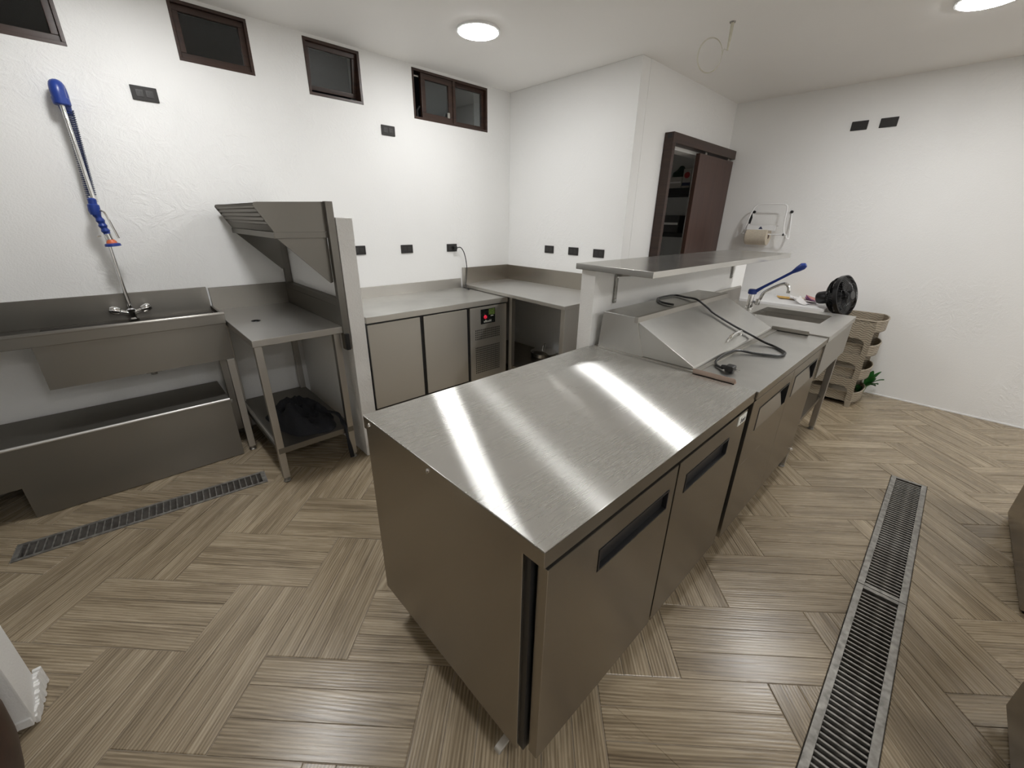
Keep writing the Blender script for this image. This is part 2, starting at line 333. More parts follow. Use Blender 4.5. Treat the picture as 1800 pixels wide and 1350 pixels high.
# ------------------------------------------------------------------ room shell
ZC = 2.625; YA = 3.39; XB = 3.165; YC = 1.985; XD = 5.005; XL = -2.2; YF = -3.6
WIN = [(-0.27, 0.110, 2.275, 2.606), (0.573, 0.957, 2.320, 2.606), (1.279, 1.666, 2.281, 2.606), (2.094, 2.877, 2.259, 2.606)]
mb = MB()
mb.box(XL - .2, XD + .2, YA, YA + .2, 0, 2.259)
xs = [XL - .2] + [c for w in WIN for c in w[:2]] + [XD + .2]
for i in range(0, len(xs), 2): mb.box(xs[i], xs[i + 1], YA, YA + .2, 2.259, 2.606)
for w in WIN:
    if w[2] > 2.2591: mb.box(w[0], w[1], YA, YA + .2, 2.259, w[2])
mb.box(XL - .2, XD + .2, YA, YA + .2, 2.606, ZC + .1)
tag(mb.build('wall_back', 'wall', bevel=0, smooth=False), 'white plastered back wall with small high windows', kind='structure')
tag(box(XB, XB + .12, YC, YA, 0, ZC).build('wall_side', 'wall', bevel=.004), 'white side wall of the corner store', kind='structure')
DOOR = (3.69, 4.50, 2.092)
mb = MB(); mb.box(XB + .12, DOOR[0], YC, YC + .12, 0, ZC); mb.box(DOOR[0], DOOR[1], YC, YC + .12, DOOR[2], ZC); mb.box(DOOR[1], XD, YC, YC + .12, 0, ZC)
tag(mb.build('wall_doorway', 'wall', smooth=False), 'white wall with the store doorway', kind='structure')
tag(box(XD, XD + .15, YF, YA, 0, ZC).build('wall_right', 'wall', smooth=False), 'white plastered right wall', kind='structure')
tag(box(XL - .15, XL, YF, YA, 0, ZC).build('wall_left', 'wall', smooth=False), 'white wall at the left end of the kitchen', kind='structure')
tag(box(XL - .15, XD + .15, YF - .15, YF, 0, ZC).build('wall_front', 'wall', smooth=False), 'white wall behind the viewpoint', kind='structure')
tag(box(XL - .15, XD + .15, YF - .15, YA + .0, ZC, ZC + .12).build('ceiling', 'ceil', smooth=False), 'off-white painted ceiling', kind='structure')
# low dividing walls
tag(box(.94, 1.035, 2.383, YA, 0, 1.498).build('wall_divider', 'rawwall', bevel=.006), 'white low dividing wall beside the dish rack', kind='structure')
tag(box(1.705, 3.83, 1.20, 1.285, 0, 1.276).build('wall_island', 'rawwall', bevel=.005), 'white low wall carrying the steel shelf behind the island', kind='structure')
st = box(XL, -.525, 1.585, 1.725, .012, ZC).build('wall_stub', 'wall', bevel=.006)
tag(st, 'white wall end at the lower left with chipped plaster foot', kind='structure')
mbp = MB()
for k in range(14):
    y = 1.590 + k * .0115; h = .035 + .045 * (k / 13) + random.uniform(-.008, .008); t = .004 + random.uniform(0, .006) + .006 * (k / 13)
    mbp.prism([(-.530, y), (-.525 + t, y - .001), (-.524 + t, y + .012), (-.530, y + .0115)], .004, h)
mbp.build('plaster_flake', 'rawwall', st, bevel=.002)
mbp = MB()
mbp.prism([(-.66, .014), (-.60, .012), (-.56, .02), (-.53, .012), (-.53, .045), (-.60, .055), (-.66, .04)], 1.578, 1.588, 'xz'); mbp.build('plaster_edge', 'rawwall', st, bevel=.003)
tag(box(XD - .006, XD, YF, YC, 0.0, .012).build('baseboard_right', 'white', bevel=.002), 'thin white sealant bead at the foot of the right wall', kind='structure')

# ------------------------------------------------------------------ floor of wood-look tiles, blocks of three in herringbone
DR = [dict(c=Vector((2.1, -.177)), a=0.0, l=2.49, w=.172), dict(c=Vector((-.152, 2.632)), a=math.radians(-5.2), l=1.055, w=.146)]
def drain_planes(d):
    u = Vector((math.cos(d['a']), math.sin(d['a']))); v = Vector((-u.y, u.x))
    return [(u, u.dot(d['c']) + d['l'] / 2), (-u, -u.dot(d['c']) + d['l'] / 2), (v, v.dot(d['c']) + d['w'] / 2), (-v, -v.dot(d['c']) + d['w'] / 2)]
def clip(poly, n, k):          # keep n.p <= k
    out = []
    for i in range(len(poly)):
        a = poly[i]; b = poly[(i + 1) % len(poly)]; da = n.dot(a) - k; db = n.dot(b) - k
        if da <= 0: out.append(a)
        if (da < 0 < db) or (db < 0 < da): out.append(a + (b - a) * (da / (da - db)))
    return out
def minus(polys, planes):
    res = []; cut = False
    for P in polys:
        cur = P
        inside = cur
        for n, k in planes: inside = clip(inside, n, k) if len(inside) > 2 else []
        if len(inside) < 3: res.append(P); continue
        cut = True
        for n, k in planes:
            o = clip(cur, -n, -k)
            if len(o) > 2: res.append(o)
            cur = clip(cur, n, k)
            if len(cur) < 3: break
    return res, cut
ROOM = [(Vector((1, 0)), XD - .002), (Vector((-1, 0)), -XL), (Vector((0, 1)), YA - .002), (Vector((0, -1)), -YF)]
slab, _ = minus([[Vector((XL - .1, YF - .1)), Vector((XD + .1, YF - .1)), Vector((XD + .1, YA + .1)), Vector((XL - .1, YA + .1))]], drain_planes(DR[0]))
slab, _ = minus(slab, drain_planes(DR[1]))
mb = MB()
for P in slab: mb.prism([tuple(p) for p in P], -.12, -.0022)
floor = tag(mb.build('floor', 'grout', smooth=False), 'brown wood-look tile floor in herringbone blocks', kind='structure')
U = .3012; ROT = math.radians(-45.95); e1 = Vector((math.cos(ROT), math.sin(ROT))); e2 = Vector((-e1.y, e1.x))
O0 = Vector((-.571, 1.992)); PL = 2 * U - .003; PW = U / 3 - .003; INS = .0016
def area(P): return abs(sum(P[i].x * P[(i + 1) % len(P)].y - P[(i + 1) % len(P)].x * P[i].y for i in range(len(P)))) / 2
def plank_mesh(name, polys, uvoff=(0, 0), center=Vector((0, 0)), ax=Vector((1, 0)), keep_local=True):
    vs = []; fs = []; uvs = []
    ay = Vector((-ax.y, ax.x))
    for P in polys:
        if area(P) < 4e-5: continue
        c = sum(P, Vector((0, 0))) / len(P); n = len(P); o = len(vs)
        for p in P:
            q = p + (c - p) * min(.3, INS / max((c - p).length, 1e-6) * 1.3); vs.append((q.x, q.y, 0.0))
        for p in P: vs.append((p.x, p.y, -.0014))
        for p in P: vs.append((p.x, p.y, -.009))
        fs.append(tuple(o + i for i in range(n)))
        for lv in (0, 1): fs += [(o + lv * n + i, o + (lv + 1) * n + i, o + (lv + 1) * n + (i + 1) % n, o + lv * n + (i + 1) % n) for i in range(n)]
    return vs, fs
def finish_plank(name, vs, fs, uvfn):
    me = bpy.data.meshes.new(name); me.from_pydata(vs, [], fs)
    uvl = me.uv_layers.new(name='grain')
    for lp in me.loops: uvl.data[lp.index].uv = uvfn(lp.vertex_index)
    me.materials.append(M['plank']); return me
full = [Vector((-PL / 2, -PW / 2)), Vector((PL / 2, -PW / 2)), Vector((PL / 2, PW / 2)), Vector((-PL / 2, PW / 2))]
vs0, fs0 = plank_mesh('plank', [full]); me_full = finish_plank('plank', vs0, fs0, lambda i: vs0[i][:2])
planks = []
for i in range(-26, 40):
    for j in range(-26, 30):
        t = (i - j) % 4
        if t not in (0, 3): continue
        for k in range(3):
            if t == 0: c = O0 + e1 * (i + 1) * U + e2 * (j * U + (k + .5) * U / 3); ang = ROT
            else: c = O0 + e1 * (i * U + (k + .5) * U / 3) + e2 * (j + 1) * U; ang = ROT + math.pi / 2
            if not (XL - .3 < c.x < XD + .3 and YF - .3 < c.y < YA + .3): continue
            ca, sa = math.cos(ang), math.sin(ang)
            poly = [Vector((c.x + ca * p.x - sa * p.y, c.y + sa * p.x + ca * p.y)) for p in full]; cut = False
            for n, kk in ROOM:
                if any(n.dot(p) > kk for p in poly): cut = True; poly = clip(poly, n, kk)
            if len(poly) < 3: continue
            polys = [poly]
            for d in DR:
                polys, ct = minus(polys, drain_planes(d)); cut |= ct
            if not polys: continue
            # how large it shows
            sc = 0
            z = (Vector((c.x, c.y, 0)) - CAM).dot(F_)
            if z > .2:
                px, py, _ = proj((c.x, c.y, 0))
                hid = (.52 < c.x < 3.7 and .44 < c.y < 1.3) or (c.x > 1.05 and c.y > 1.3) or (c.x > XB and c.y > YC) or (c.y > 3.05 and c.x < .9) or (c.x < -.55 and c.y < 1.6 and c.y > -5 and px < 60)
                if -90 < px < 1890 and -60 < py < 1420 and not hid: sc = sum(area(p) for p in polys) / z ** 3 * (1.5)
            planks.append((sc, c, ang, polys, cut))
planks.sort(key=lambda q: -q[0])
stuff_v = []; stuff_f = []; stuff_uv = []
for idx, (sc, c, ang, polys, cut) in enumerate(planks):
    ca, sa = math.cos(ang), math.sin(ang)
    loc = lambda p: Vector((ca * (p.x - c.x) + sa * (p.y - c.y), -sa * (p.x - c.x) + ca * (p.y - c.y)))
    if idx < 300 and sc > 0:
        if cut:
            v2, f2 = plank_mesh('plank', [[loc(p) for p in P] for P in polys])
            if not f2: continue
            me = finish_plank('plank', v2, f2, lambda i: v2[i][:2])
        else: me = me_full
        o = bpy.data.objects.new('plank', me); C.objects.link(o); o.parent = floor
        o.location = (c.x, c.y, random.uniform(-.0003, .0003)); o.rotation_euler = (random.uniform(-.0008, .0008), random.uniform(-.0004, .0004), ang)
    else:
        v2, f2 = plank_mesh('plank', polys); ou = (random.uniform(0, 60), random.uniform(0, 60)); b = len(stuff_v)
        for p in v2:
            l = loc(Vector(p[:2])); stuff_uv.append((l.x + ou[0], l.y + ou[1]))
        stuff_v += v2; stuff_f += [tuple(i + b for i in q) for q in f2]
me = finish_plank('plank_field', stuff_v, stuff_f, lambda i: stuff_uv[i])
o = bpy.data.objects.new('plank_field', me); C.objects.link(o); o.parent = floor; o['kind'] = 'stuff'

# floor drains
def drain(d, label, spacing, barw, railw, sections, mbar, mtr):
    t = thing('floor_drain', label, 'floor drain', (d['c'].x, d['c'].y, 0), d['a'])
    l, w = d['l'] - .006, d['w'] - .006
    tr = MB(); tr.box(-l / 2, l / 2, -w / 2, w / 2, -.085, -.075)
    for s in (-1, 1):
        tr.box(-l / 2, l / 2, s * w / 2 - .004, s * w / 2 + .004, -.08, -.004); tr.box(s * l / 2 - .004, s * l / 2 + .004, -w / 2, w / 2, -.08, -.004)
    tr.build('trough', mtr, t, local=True, smooth=False)
    bar_me = None
    L0 = -l / 2
    for s in sections:
        L1 = L0 + l * s
        fr = MB()
        for q in (-1, 1): fr.box(L0 + .002, L1 - .002, min(q * w / 2, q * (w / 2 - railw)), max(q * w / 2, q * (w / 2 - railw)), -.012, .003)
        fr.box(L0 + .002, L0 + .022, -w / 2 + railw, w / 2 - railw, -.012, .0025); fr.box(L1 - .022, L1 - .002, -w / 2 + railw, w / 2 - railw, -.012, .0025)
        fr.build('grate_frame', mbar, t, local=True, bevel=.0012)
        x = L0 + .022 + spacing * .7
        while x < L1 - .022 - barw:
            if bar_me is None:
                b = box(-barw / 2, barw / 2, -w / 2 + railw, w / 2 - railw, -.012, .0015).build('bar', mbar, t, local=True, bevel=.001, seg=1); bar_me = b.data
            else:
                b = bpy.data.objects.new('bar', bar_me); C.objects.link(b); b.parent = t
            b.location = (x, 0, 0); x += spacing
        L0 = L1
    return t
drain(DR[0], 'long galvanised floor drain grate to the right of the island', .0235, .0075, .024, (.5, .5), 'galv', 'dirt')
dl = drain(DR[1], 'short grey floor drain grate in front of the left sink', .0300, .006, .016, (1.0,), 'galv', 'concrete')
pp = MB().tube([(-.06, -.02, -.045), (.14, -.015, -.045)], .008, 8); pp.build('pipe', 'chrome', dl, local=True)

# ------------------------------------------------------------------ windows
def window(n, w, kind, label):
    x0, x1, z0, z1 = w; t = struct('window_%d' % n, label); t['category'] = 'window'
    del t['category']
    y0 = YA + .012; fw = .030
    fr = MB(); ya, yb = YA - .002, YA + .075
    fw2 = .016 if kind == 'fixed' else .018
    fr.box(x0, x1, ya, yb, z1 - fw2, z1); fr.box(x0, x1, ya, yb, z0, z0 + fw2); fr.box(x0, x0 + fw2, ya, yb, z0 + fw2, z1 - fw2); fr.box(x1 - fw2, x1, ya, yb, z0 + fw2, z1 - fw2)
    fr.build('window_frame', 'frame', t, bevel=.0015)
    def sash(a, b, c, d, y, bw, nm='sash', pane='glass'):
        m = MB(); m.box(a, b, y, y + .03, d - bw, d); m.box(a, b, y, y + .03, c, c + bw); m.box(a, a + bw, y, y + .03, c + bw, d - bw); m.box(b - bw, b, y, y + .03, c + bw, d - bw)
        s = m.build(nm, 'frame', t, bevel=.003)
        box(a + bw - .004, b - bw + .004, y + .012, y + .016, c + bw - .004, d - bw + .004).build('pane', pane, s, smooth=False); return s
    if kind == 'fixed': sash(x0 + .016, x1 - .016, z0 + .016, z1 - .016, YA + .018, .030)
    elif kind == 'ajar':
        sa_ = sash(x0 + .018, x1 - .018, z0 + .040, z1 - .018, YA + .022, .028); th = math.radians(9)
        h_ = Vector((0, YA + .022, z1 - .018)); sa_.rotation_euler = (th, 0, 0); sa_.location = h_ - Matrix.Rotation(th, 3, 'X') @ h_
    else:
        xm = x0 + (x1 - x0) * .52
        s1 = sash(x0 + .085, xm - .012, z0 + .018, z1 - .018, YA + .006, .040)
        box(x0 + .125, xm - .05, YA + .03, YA + .034, z0 + .05, z1 - .05).build('screen', 'screen', s1, smooth=False)
        MB().box(xm - .075, xm - .05, YA - .004, YA + .008, z0 + .05, z0 + .09).build('latch', 'steel', s1, bevel=.003)
        MB().box(xm - .012, xm + .014, YA - .002, YA + .075, z0 + .018, z1 - .018).build('mullion', 'frame', t, bevel=.0015)
        sash(xm + .014, x1 - .018, z0 + .018, z1 - .018, YA + .030, .026)
        MB().tube([(x0 + .05, YA + .03, z0 + .02), (x0 + .05, YA + .03, z0 + .07), (x0 + .075, YA + .03, z0 + .10)], .008, 6).build('stay', 'blackp', t)
        box(x0 + .03, x0 + .07, YA + .02, YA + .03, z1 - .05, z1 - .042).build('catch', 'steel', t)
    return t
window(1, WIN[0], 'fixed', 'small dark high window at the far left, cut by the frame')
window(2, WIN[1], 'fixed', 'small dark high window above the upper left outlet')
window(3, WIN[2], 'ajar', 'small dark high window with its sash ajar at the bottom')
window(4, WIN[3], 'slide', 'wide brown high sliding window next to the room corner')

# ------------------------------------------------------------------ doorway, sliding door and the store behind it
d1 = struct('door_1', 'dark red-brown sliding door on an overhead track')
YH = 1.90
hd = MB(); hd.box(3.625, 4.995, YH, YC - .002, 2.118, 2.196); hd.build('track_cover', 'frame', d1, bevel=.003)
box(3.6245, 3.6262, YH + .018, YC - .03, 2.150, 2.185).build('track_end', 'blackp', d1, bevel=0)
box(3.625, 3.672, YH, YC - .002, 0, 2.118).build('jamb', 'frame', d1, bevel=.003)
box(4.19, 4.992, YH + .012, YH + .052, .012, 2.098).build('door_leaf', 'door', d1, bevel=.004)
for x in (4.35, 4.90): MB().box(x - .02, x + .02, YH + .026, YH + .034, 2.095, 2.125).build('roller_hanger', 'steel', d1, bevel=.002)
# store shelving and goods
SX = 4.625
sh = thing('storage_shelf', 'dark shelving unit inside the unlit store', 'shelf', (4.81, 2.70, 0))
for x in (SX + .01, 4.985):
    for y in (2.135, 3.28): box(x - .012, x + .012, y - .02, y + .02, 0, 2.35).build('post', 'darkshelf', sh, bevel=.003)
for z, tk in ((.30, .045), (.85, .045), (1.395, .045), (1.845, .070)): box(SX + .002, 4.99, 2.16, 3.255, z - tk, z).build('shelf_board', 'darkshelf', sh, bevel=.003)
def carton(x0, x1, y0, y1, z0, z1, mat, label, red=False):
    t = thing('carton', label, 'box', ((x0 + x1) / 2, (y0 + y1) / 2, z0)); box(x0, x1, y0, y1, z0, z1).build('carton_body', mat, t, bevel=.004)
    if red:
        MB().lathe([(.0, 0), (.030, 0), (.030, .002)], (x0, (y0 + y1) / 2, z0 + (z1 - z0) * .66), (-1, 0, 0), 20).build('round_mark', 'redprint', t)
        box(x0 - .0015, x0, y0, y1, z0 + .02, z0 + .05).build('print_band', 'navy', t)
    else:
        box(x0 - .0015, x0, y0 + .01, y1 - .01, z0 + (z1 - z0) * .45, z0 + (z1 - z0) * .58).build('tape', 'paper', t)
    return t
carton(4.645, 4.85, 2.180, 2.268, 1.846, 2.030, 'cardboard', 'pale carton with a round red mark inside the store', True)
carton(4.645, 4.74, 2.275, 2.445, 1.846, 1.955, 'cardboard', 'low pale carton beside the red-marked one inside the store')
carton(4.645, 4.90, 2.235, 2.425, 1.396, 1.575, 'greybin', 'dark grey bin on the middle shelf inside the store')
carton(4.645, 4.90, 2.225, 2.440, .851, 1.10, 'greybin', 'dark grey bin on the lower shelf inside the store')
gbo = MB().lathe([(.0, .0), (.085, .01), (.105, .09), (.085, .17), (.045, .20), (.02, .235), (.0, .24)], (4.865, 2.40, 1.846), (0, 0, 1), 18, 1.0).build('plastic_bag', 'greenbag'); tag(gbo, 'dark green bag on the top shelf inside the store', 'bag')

# ------------------------------------------------------------------ ceiling lamps
def lamp(x, y, label, power=1.0):
    t = thing('ceiling_lamp', label, 'ceiling lamp', (x, y, ZC), 0, 'round ceiling lamps')
    MB().lathe([(.128, -.014), (.140, -.012), (.141, 0), (.0, 0)], (0, 0, 0), (0, 0, 1), 40).build('rim', 'white', t, local=True)
    MB().lathe([(.0, -.0152), (.127, -.0152), (.127, -.013)], (0, 0, 0), (0, 0, 1), 40).build('diffuser', emitter('led_diffuser', LAMP_COL, LAMP_STRENGTH * power), t, local=True)
lamp(2.075, 2.53, 'lit round ceiling lamp above the corner worktop', .76)
lamp(3.69, .27, 'lit round ceiling lamp at the top right edge', 1.15)
lamp(.30, 2.50, 'round ceiling lamp over the left sink, outside the view', .98)
lamp(3.78, -2.45, 'round ceiling lamp far behind the right drain, outside the view', 1.75)
lamp(1.15, -2.75, 'added round fill lamp behind and to the right of the viewpoint, unseen', 1.4)  # unseen lamp added to brighten the doorway side of the room
lamp(.45, -1.35, 'added round fill lamp behind the viewpoint, unseen', 1.3)  # unseen lamp added to raise the general fill from behind
# hanging pipe stub with a loop of wire
t = thing('ceiling_wire', 'thin ivory cable stub with a wire loop hanging from the ceiling', 'wire', (3.07, 1.336, ZC))
MB().tube([(3.07, 1.336, ZC), (3.069, 1.336, 2.55), (3.067, 1.338, 2.485)], [.011, .009, .006], 8).build('cable_stub', 'ivory', t)
MB().lathe([(.0, 0), (.018, 0), (.016, -.006), (.0, -.006)], (3.07, 1.336, ZC), (0, 0, 1), 12).build('collar', 'galv', t)
rp = []
for k in range(64):
    a = k * math.tau / 32; wob = 1 + .03 * math.sin(a * .5)
    rp.append((2.985 + math.cos(a) * .052 * wob + .0, 1.405 - math.cos(a) * .052 * wob, 2.455 + math.sin(a) * .088 * wob))
MB().tube([(3.067, 1.338, 2.487), (3.045, 1.352, 2.49)] + rp, .0016, 5).build('wire_loop', 'ivory', t)

# ------------------------------------------------------------------ outlets
def outlet(x, y, z, rz, label, group, sockets=True):
    t = thing('wall_outlet', label, 'outlet', (x, y, z), rz, group)
    p = box(-.058, .058, -.008, 0, -.035, .035).build('cover_plate', 'outlet', t, local=True, bevel=.003)
    for s in ((-1, 1) if sockets else ()):
        q = box(s * .022 - .017, s * .022 + .017, -.0095, -.006, -.017, .017).build('socket', 'outlet2', t, local=True, bevel=.002)
        m = MB(); m.box(s * .022 - .008, s * .022 - .005, -.0100, -.009, .000, .009); m.box(s * .022 + .005, s * .022 + .008, -.0100, -.009, .000, .008); m.box(s * .022 - .002, s * .022 + .002, -.0100, -.009, -.011, -.007)
        m.build('slots', 'blackp', q, local=True, smooth=False)
    return t
outlet(.369, YA, 2.121, 0, 'black double outlet between the blue sprayer top and the second window', 'black outlets on the back wall')
outlet(1.847, YA, 2.139, 0, 'black double outlet just below the wide sliding window, to its left', 'black outlets on the back wall')
outlet(1.492, YA, 1.251, 0, 'black outlet half hidden by the low dividing wall', 'black outlets on the back wall')
outlet(1.932, YA, 1.247, 0, 'black outlet above the middle of the under-counter fridge', 'black outlets on the back wall')
outlet(2.416, YA, 1.243, 0, 'black outlet with a plug and cord in it', 'black outlets on the back wall')
outlet(XB, 2.800, 1.237, -math.pi / 2, 'black outlet on the side wall nearest the room corner', 'black outlets on the side wall')
outlet(XB, 2.500, 1.237, -math.pi / 2, 'middle one of the three black outlets on the side wall', 'black outlets on the side wall')
outlet(XB, 2.215, 1.235, -math.pi / 2, 'black outlet on the side wall closest to the steel shelf', 'black outlets on the side wall')
outlet(XD, .919, 2.303, -math.pi / 2, 'left one of the two high black plates on the right wall', 'black plates on the right wall', False)
outlet(XD, .724, 2.303, -math.pi / 2, 'right one of the two high black plates on the right wall', 'black plates on the right wall', False)

def square_leg(x, y, z0, z1, t, w=.038, mat='steel', foot=True):
    l = box(x - w / 2, x + w / 2, y - w / 2, y + w / 2, z0 + (.03 if foot else 0), z1).build('leg', mat, t, bevel=.003)
    if foot: MB().lathe([(.018, 0), (.021, .006), (.016, .010), (.014, .034)], (x, y, z0), (0, 0, 1), 14).build('foot', 'galv', l)
    return l

# ------------------------------------------------------------------ left sink
sk = thing('pot_sink', 'long stainless pot sink along the left part of the back wall', 'sink', (-.4, 3.18, 0))
X0, X1, YS0 = -1.35, .423, 2.98
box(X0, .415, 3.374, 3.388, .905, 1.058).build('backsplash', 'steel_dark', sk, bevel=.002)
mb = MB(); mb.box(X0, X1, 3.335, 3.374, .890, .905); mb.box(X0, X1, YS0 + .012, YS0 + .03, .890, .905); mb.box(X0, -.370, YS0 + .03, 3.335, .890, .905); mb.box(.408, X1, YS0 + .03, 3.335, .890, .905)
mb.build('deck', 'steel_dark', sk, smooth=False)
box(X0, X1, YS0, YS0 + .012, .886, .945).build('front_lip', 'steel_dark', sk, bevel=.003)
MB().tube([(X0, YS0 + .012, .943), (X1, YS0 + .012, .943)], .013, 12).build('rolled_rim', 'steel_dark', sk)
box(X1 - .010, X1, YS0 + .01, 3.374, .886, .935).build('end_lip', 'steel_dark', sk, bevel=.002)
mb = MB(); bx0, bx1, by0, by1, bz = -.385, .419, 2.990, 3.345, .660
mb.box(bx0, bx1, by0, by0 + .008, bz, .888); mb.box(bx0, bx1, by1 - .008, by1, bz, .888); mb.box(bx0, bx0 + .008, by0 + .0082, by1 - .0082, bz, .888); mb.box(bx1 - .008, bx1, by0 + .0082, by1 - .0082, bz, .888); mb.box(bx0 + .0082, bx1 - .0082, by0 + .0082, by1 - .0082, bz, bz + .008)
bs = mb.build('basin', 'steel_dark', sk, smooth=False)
MB().lathe([(.030, .0), (.030, -.02), (.016, -.03), (.016, -.07)], (.026, 3.2, bz), (0, 0, 1), 16).build('drain_outlet', 'galv', bs)
MB().tube([(-.01, 3.2, bz - .055), (.065, 3.2, bz - .055)], .006, 8).build('drain_valve', 'blackp', bs)
for x in (.397, -1.32):
    for y in (2.999, 3.335): square_leg(x, y, 0, .658 if x > 0 else .888, sk, .040)

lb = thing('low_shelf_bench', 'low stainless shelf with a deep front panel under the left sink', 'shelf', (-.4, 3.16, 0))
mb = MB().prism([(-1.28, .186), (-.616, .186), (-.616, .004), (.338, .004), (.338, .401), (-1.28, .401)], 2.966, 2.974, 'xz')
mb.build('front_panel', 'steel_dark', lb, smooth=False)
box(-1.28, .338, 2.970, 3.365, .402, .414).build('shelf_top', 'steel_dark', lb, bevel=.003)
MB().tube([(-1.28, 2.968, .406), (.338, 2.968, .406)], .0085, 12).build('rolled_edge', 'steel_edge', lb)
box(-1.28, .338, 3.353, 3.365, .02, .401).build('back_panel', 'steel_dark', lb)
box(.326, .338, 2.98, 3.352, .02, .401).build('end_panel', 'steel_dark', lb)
MB().box(.338, .352, 2.975, 2.99, .375, .395).build('clip', 'galv', lb, bevel=.002)

# pre-rinse tap
pr = thing('pre_rinse_tap', 'tall pre-rinse tap with blue spray handle above the left sink', 'tap', (.017, 3.31, .905))
fx, fy = .017, 3.31
mb = MB(); mb.lathe([(.026, 0), (.026, .012), (.018, .02), (.018, .05), (.022, .055), (.022, .068), (.012, .075), (.012, .095)], (fx, fy, .905), (0, 0, 1), 18); mb.build('tap_body', 'chrome', pr)
for s in (-1, 1):
    MB().tube([(fx + s * .012, fy, .952), (fx + s * .035, fy, .960), (fx + s * .05, fy, .966)], .012, 12).build('valve_arm', 'chrome', pr)
    kd = Vector((s * .9, 0, .35)).normalized()
    k = MB().lathe([(.012, 0), (.022, .006), (.025, .022), (.023, .040), (.015, .050), (.0, .052)], (fx + s * .046, fy, .964), kd, 12); k.build('valve_knob', 'chrome', pr)
MB().tube([(fx, fy, .99), (fx, fy, 2.02)], .0095, 12).build('riser_pipe', 'chrome', pr)
cap = []
for k in range(13):
    a = math.pi * k / 12; cap.append((fx + .004 - .004 * math.cos(a), fy + .018 - .018 * math.cos(a), 2.045 + .040 * math.sin(a)))
MB().tube([(fx, fy, 2.005)] + cap + [(fx + .008, fy + .036, 2.01), (fx + .010, fy + .036, 1.965)], [.027] + [.029] * 13 + [.026, .019], 16).build('hose_bend', 'blue', pr)
MB().lathe([(.031, 0), (.034, .004), (.034, .030), (.031, .034)], (fx + .002, fy + .008, 2.0), (0, 0, 1), 20, 1.0).build('collar', 'blue', pr)
hel = []; turns = 44; zt, zb = 1.985, 1.565
for k in range(turns * 8 + 1):
    q = k / (turns * 8); a = q * turns * math.tau; r = .0195
    hel.append((fx + .016 - .022 * q + r * math.cos(a), fy + .036 - .02 * q + r * math.sin(a), zt + (zb - zt) * q))
MB().tube(hel, .0030, 5).build('spring', 'springblue', pr)
MB().tube([(fx + .016, fy + .036, 1.985), (fx - .006, fy + .016, 1.56)], .0085, 8).build('inner_hose', 'galv', pr)
sx, sy = fx - .008, fy - .030
MB().lathe([(.011, 0), (.018, -.006), (.018, -.03), (.024, -.034), (.026, -.065), (.021, -.085)], (sx, sy, 1.575), (0.06, 0, 1), 16).build('spray_swivel', 'blue', pr)
grip = [(sx - .002, sy, 1.495), (sx + .006, sy, 1.46), (sx + .010, sy, 1.425), (sx + .016, sy, 1.395)]
MB().tube(smooth_path(grip, 6), [.017 + .0025 * math.sin(k * 1.4) for k in range(19)], 12).build('spray_grip', 'blue', pr)
MB().tube([(sx + .016, sy, 1.398), (sx + .020, sy, 1.365)], .015, 12).build('spray_neck', 'chrome', pr)
MB().tube(smooth_path([(sx + .012, sy - .01, 1.515), (sx + .032, sy - .02, 1.503), (sx + .046, sy - .022, 1.43), (sx + .056, sy - .02, 1.372)], 5), .0052, 8).build('squeeze_lever', 'chrome', pr)
MB().tube([(sx - .012, sy, 1.385), (sx - .028, sy, 1.382)], .005, 8).build('hook', 'chrome', pr)
MB().lathe([(.013, 0), (.022, -.012), (.024, -.022)], (sx + .021, sy, 1.366), (-.08, 0, 1), 18).build('spray_face', 'orange', pr)
MB().lathe([(.024, -.020), (.034, -.024), (.036, -.036), (.024, -.038)], (sx + .021, sy, 1.366), (-.08, 0, 1), 20).build('spray_bumper', 'blue', pr)
MB().lathe([(.017, 0), (.017, .03)], (fx, fy - .012, 1.555), (0, 0, 1), 12).build('hook_clamp', 'chrome', pr)

# ------------------------------------------------------------------ landing table with dish rack
lt = thing('dish_table', 'narrow stainless dish table between the left sink and the low wall', 'table', (.66, 2.89, 0))
mb = MB(); mb.box(.426, .912, 2.395, 3.372, .8965, .900); mb.build('table_top', 'steel_topy', lt, bevel=.0012); box(.426, .912, 2.395, 3.372, .862, .8963).build('edge_skirt', 'steel', lt, bevel=.002)  # skirt steel darker than the top, shading of upright faces put into colour
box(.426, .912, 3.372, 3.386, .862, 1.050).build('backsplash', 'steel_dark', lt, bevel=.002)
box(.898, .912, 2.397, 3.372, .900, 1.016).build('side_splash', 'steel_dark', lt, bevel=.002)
MB().lathe([(.018, .901), (.024, .903), (.026, .901)], (.559, 2.869, 0), (0, 0, 1), 20).build('drain_ring', 'blackp', lt)
for x in (.455, .872):
    for y in (2.445, 3.335): square_leg(x, y, 0, .862, lt)
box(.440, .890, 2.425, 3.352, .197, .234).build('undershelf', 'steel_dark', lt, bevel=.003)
MB().tube([(.455, 2.47, .225), (.455, 3.31, .225)], .012, 8).build('side_bar', 'steel', lt)

rk = thing('dish_rack_shelf', 'slanted stainless rack shelf standing over the dish table', 'shelf', (.80, 2.89, 1.0))
PXZ = [(.563, 1.548), (.570, 1.561), (.584, 1.563), (.897, 1.575), (.897, 1.425), (.635, 1.424)]
for y in (2.412, 3.330): MB().prism(PXZ, y, y + .010, 'xz').build('side_panel', 'steel_dark', rk, smooth=False)
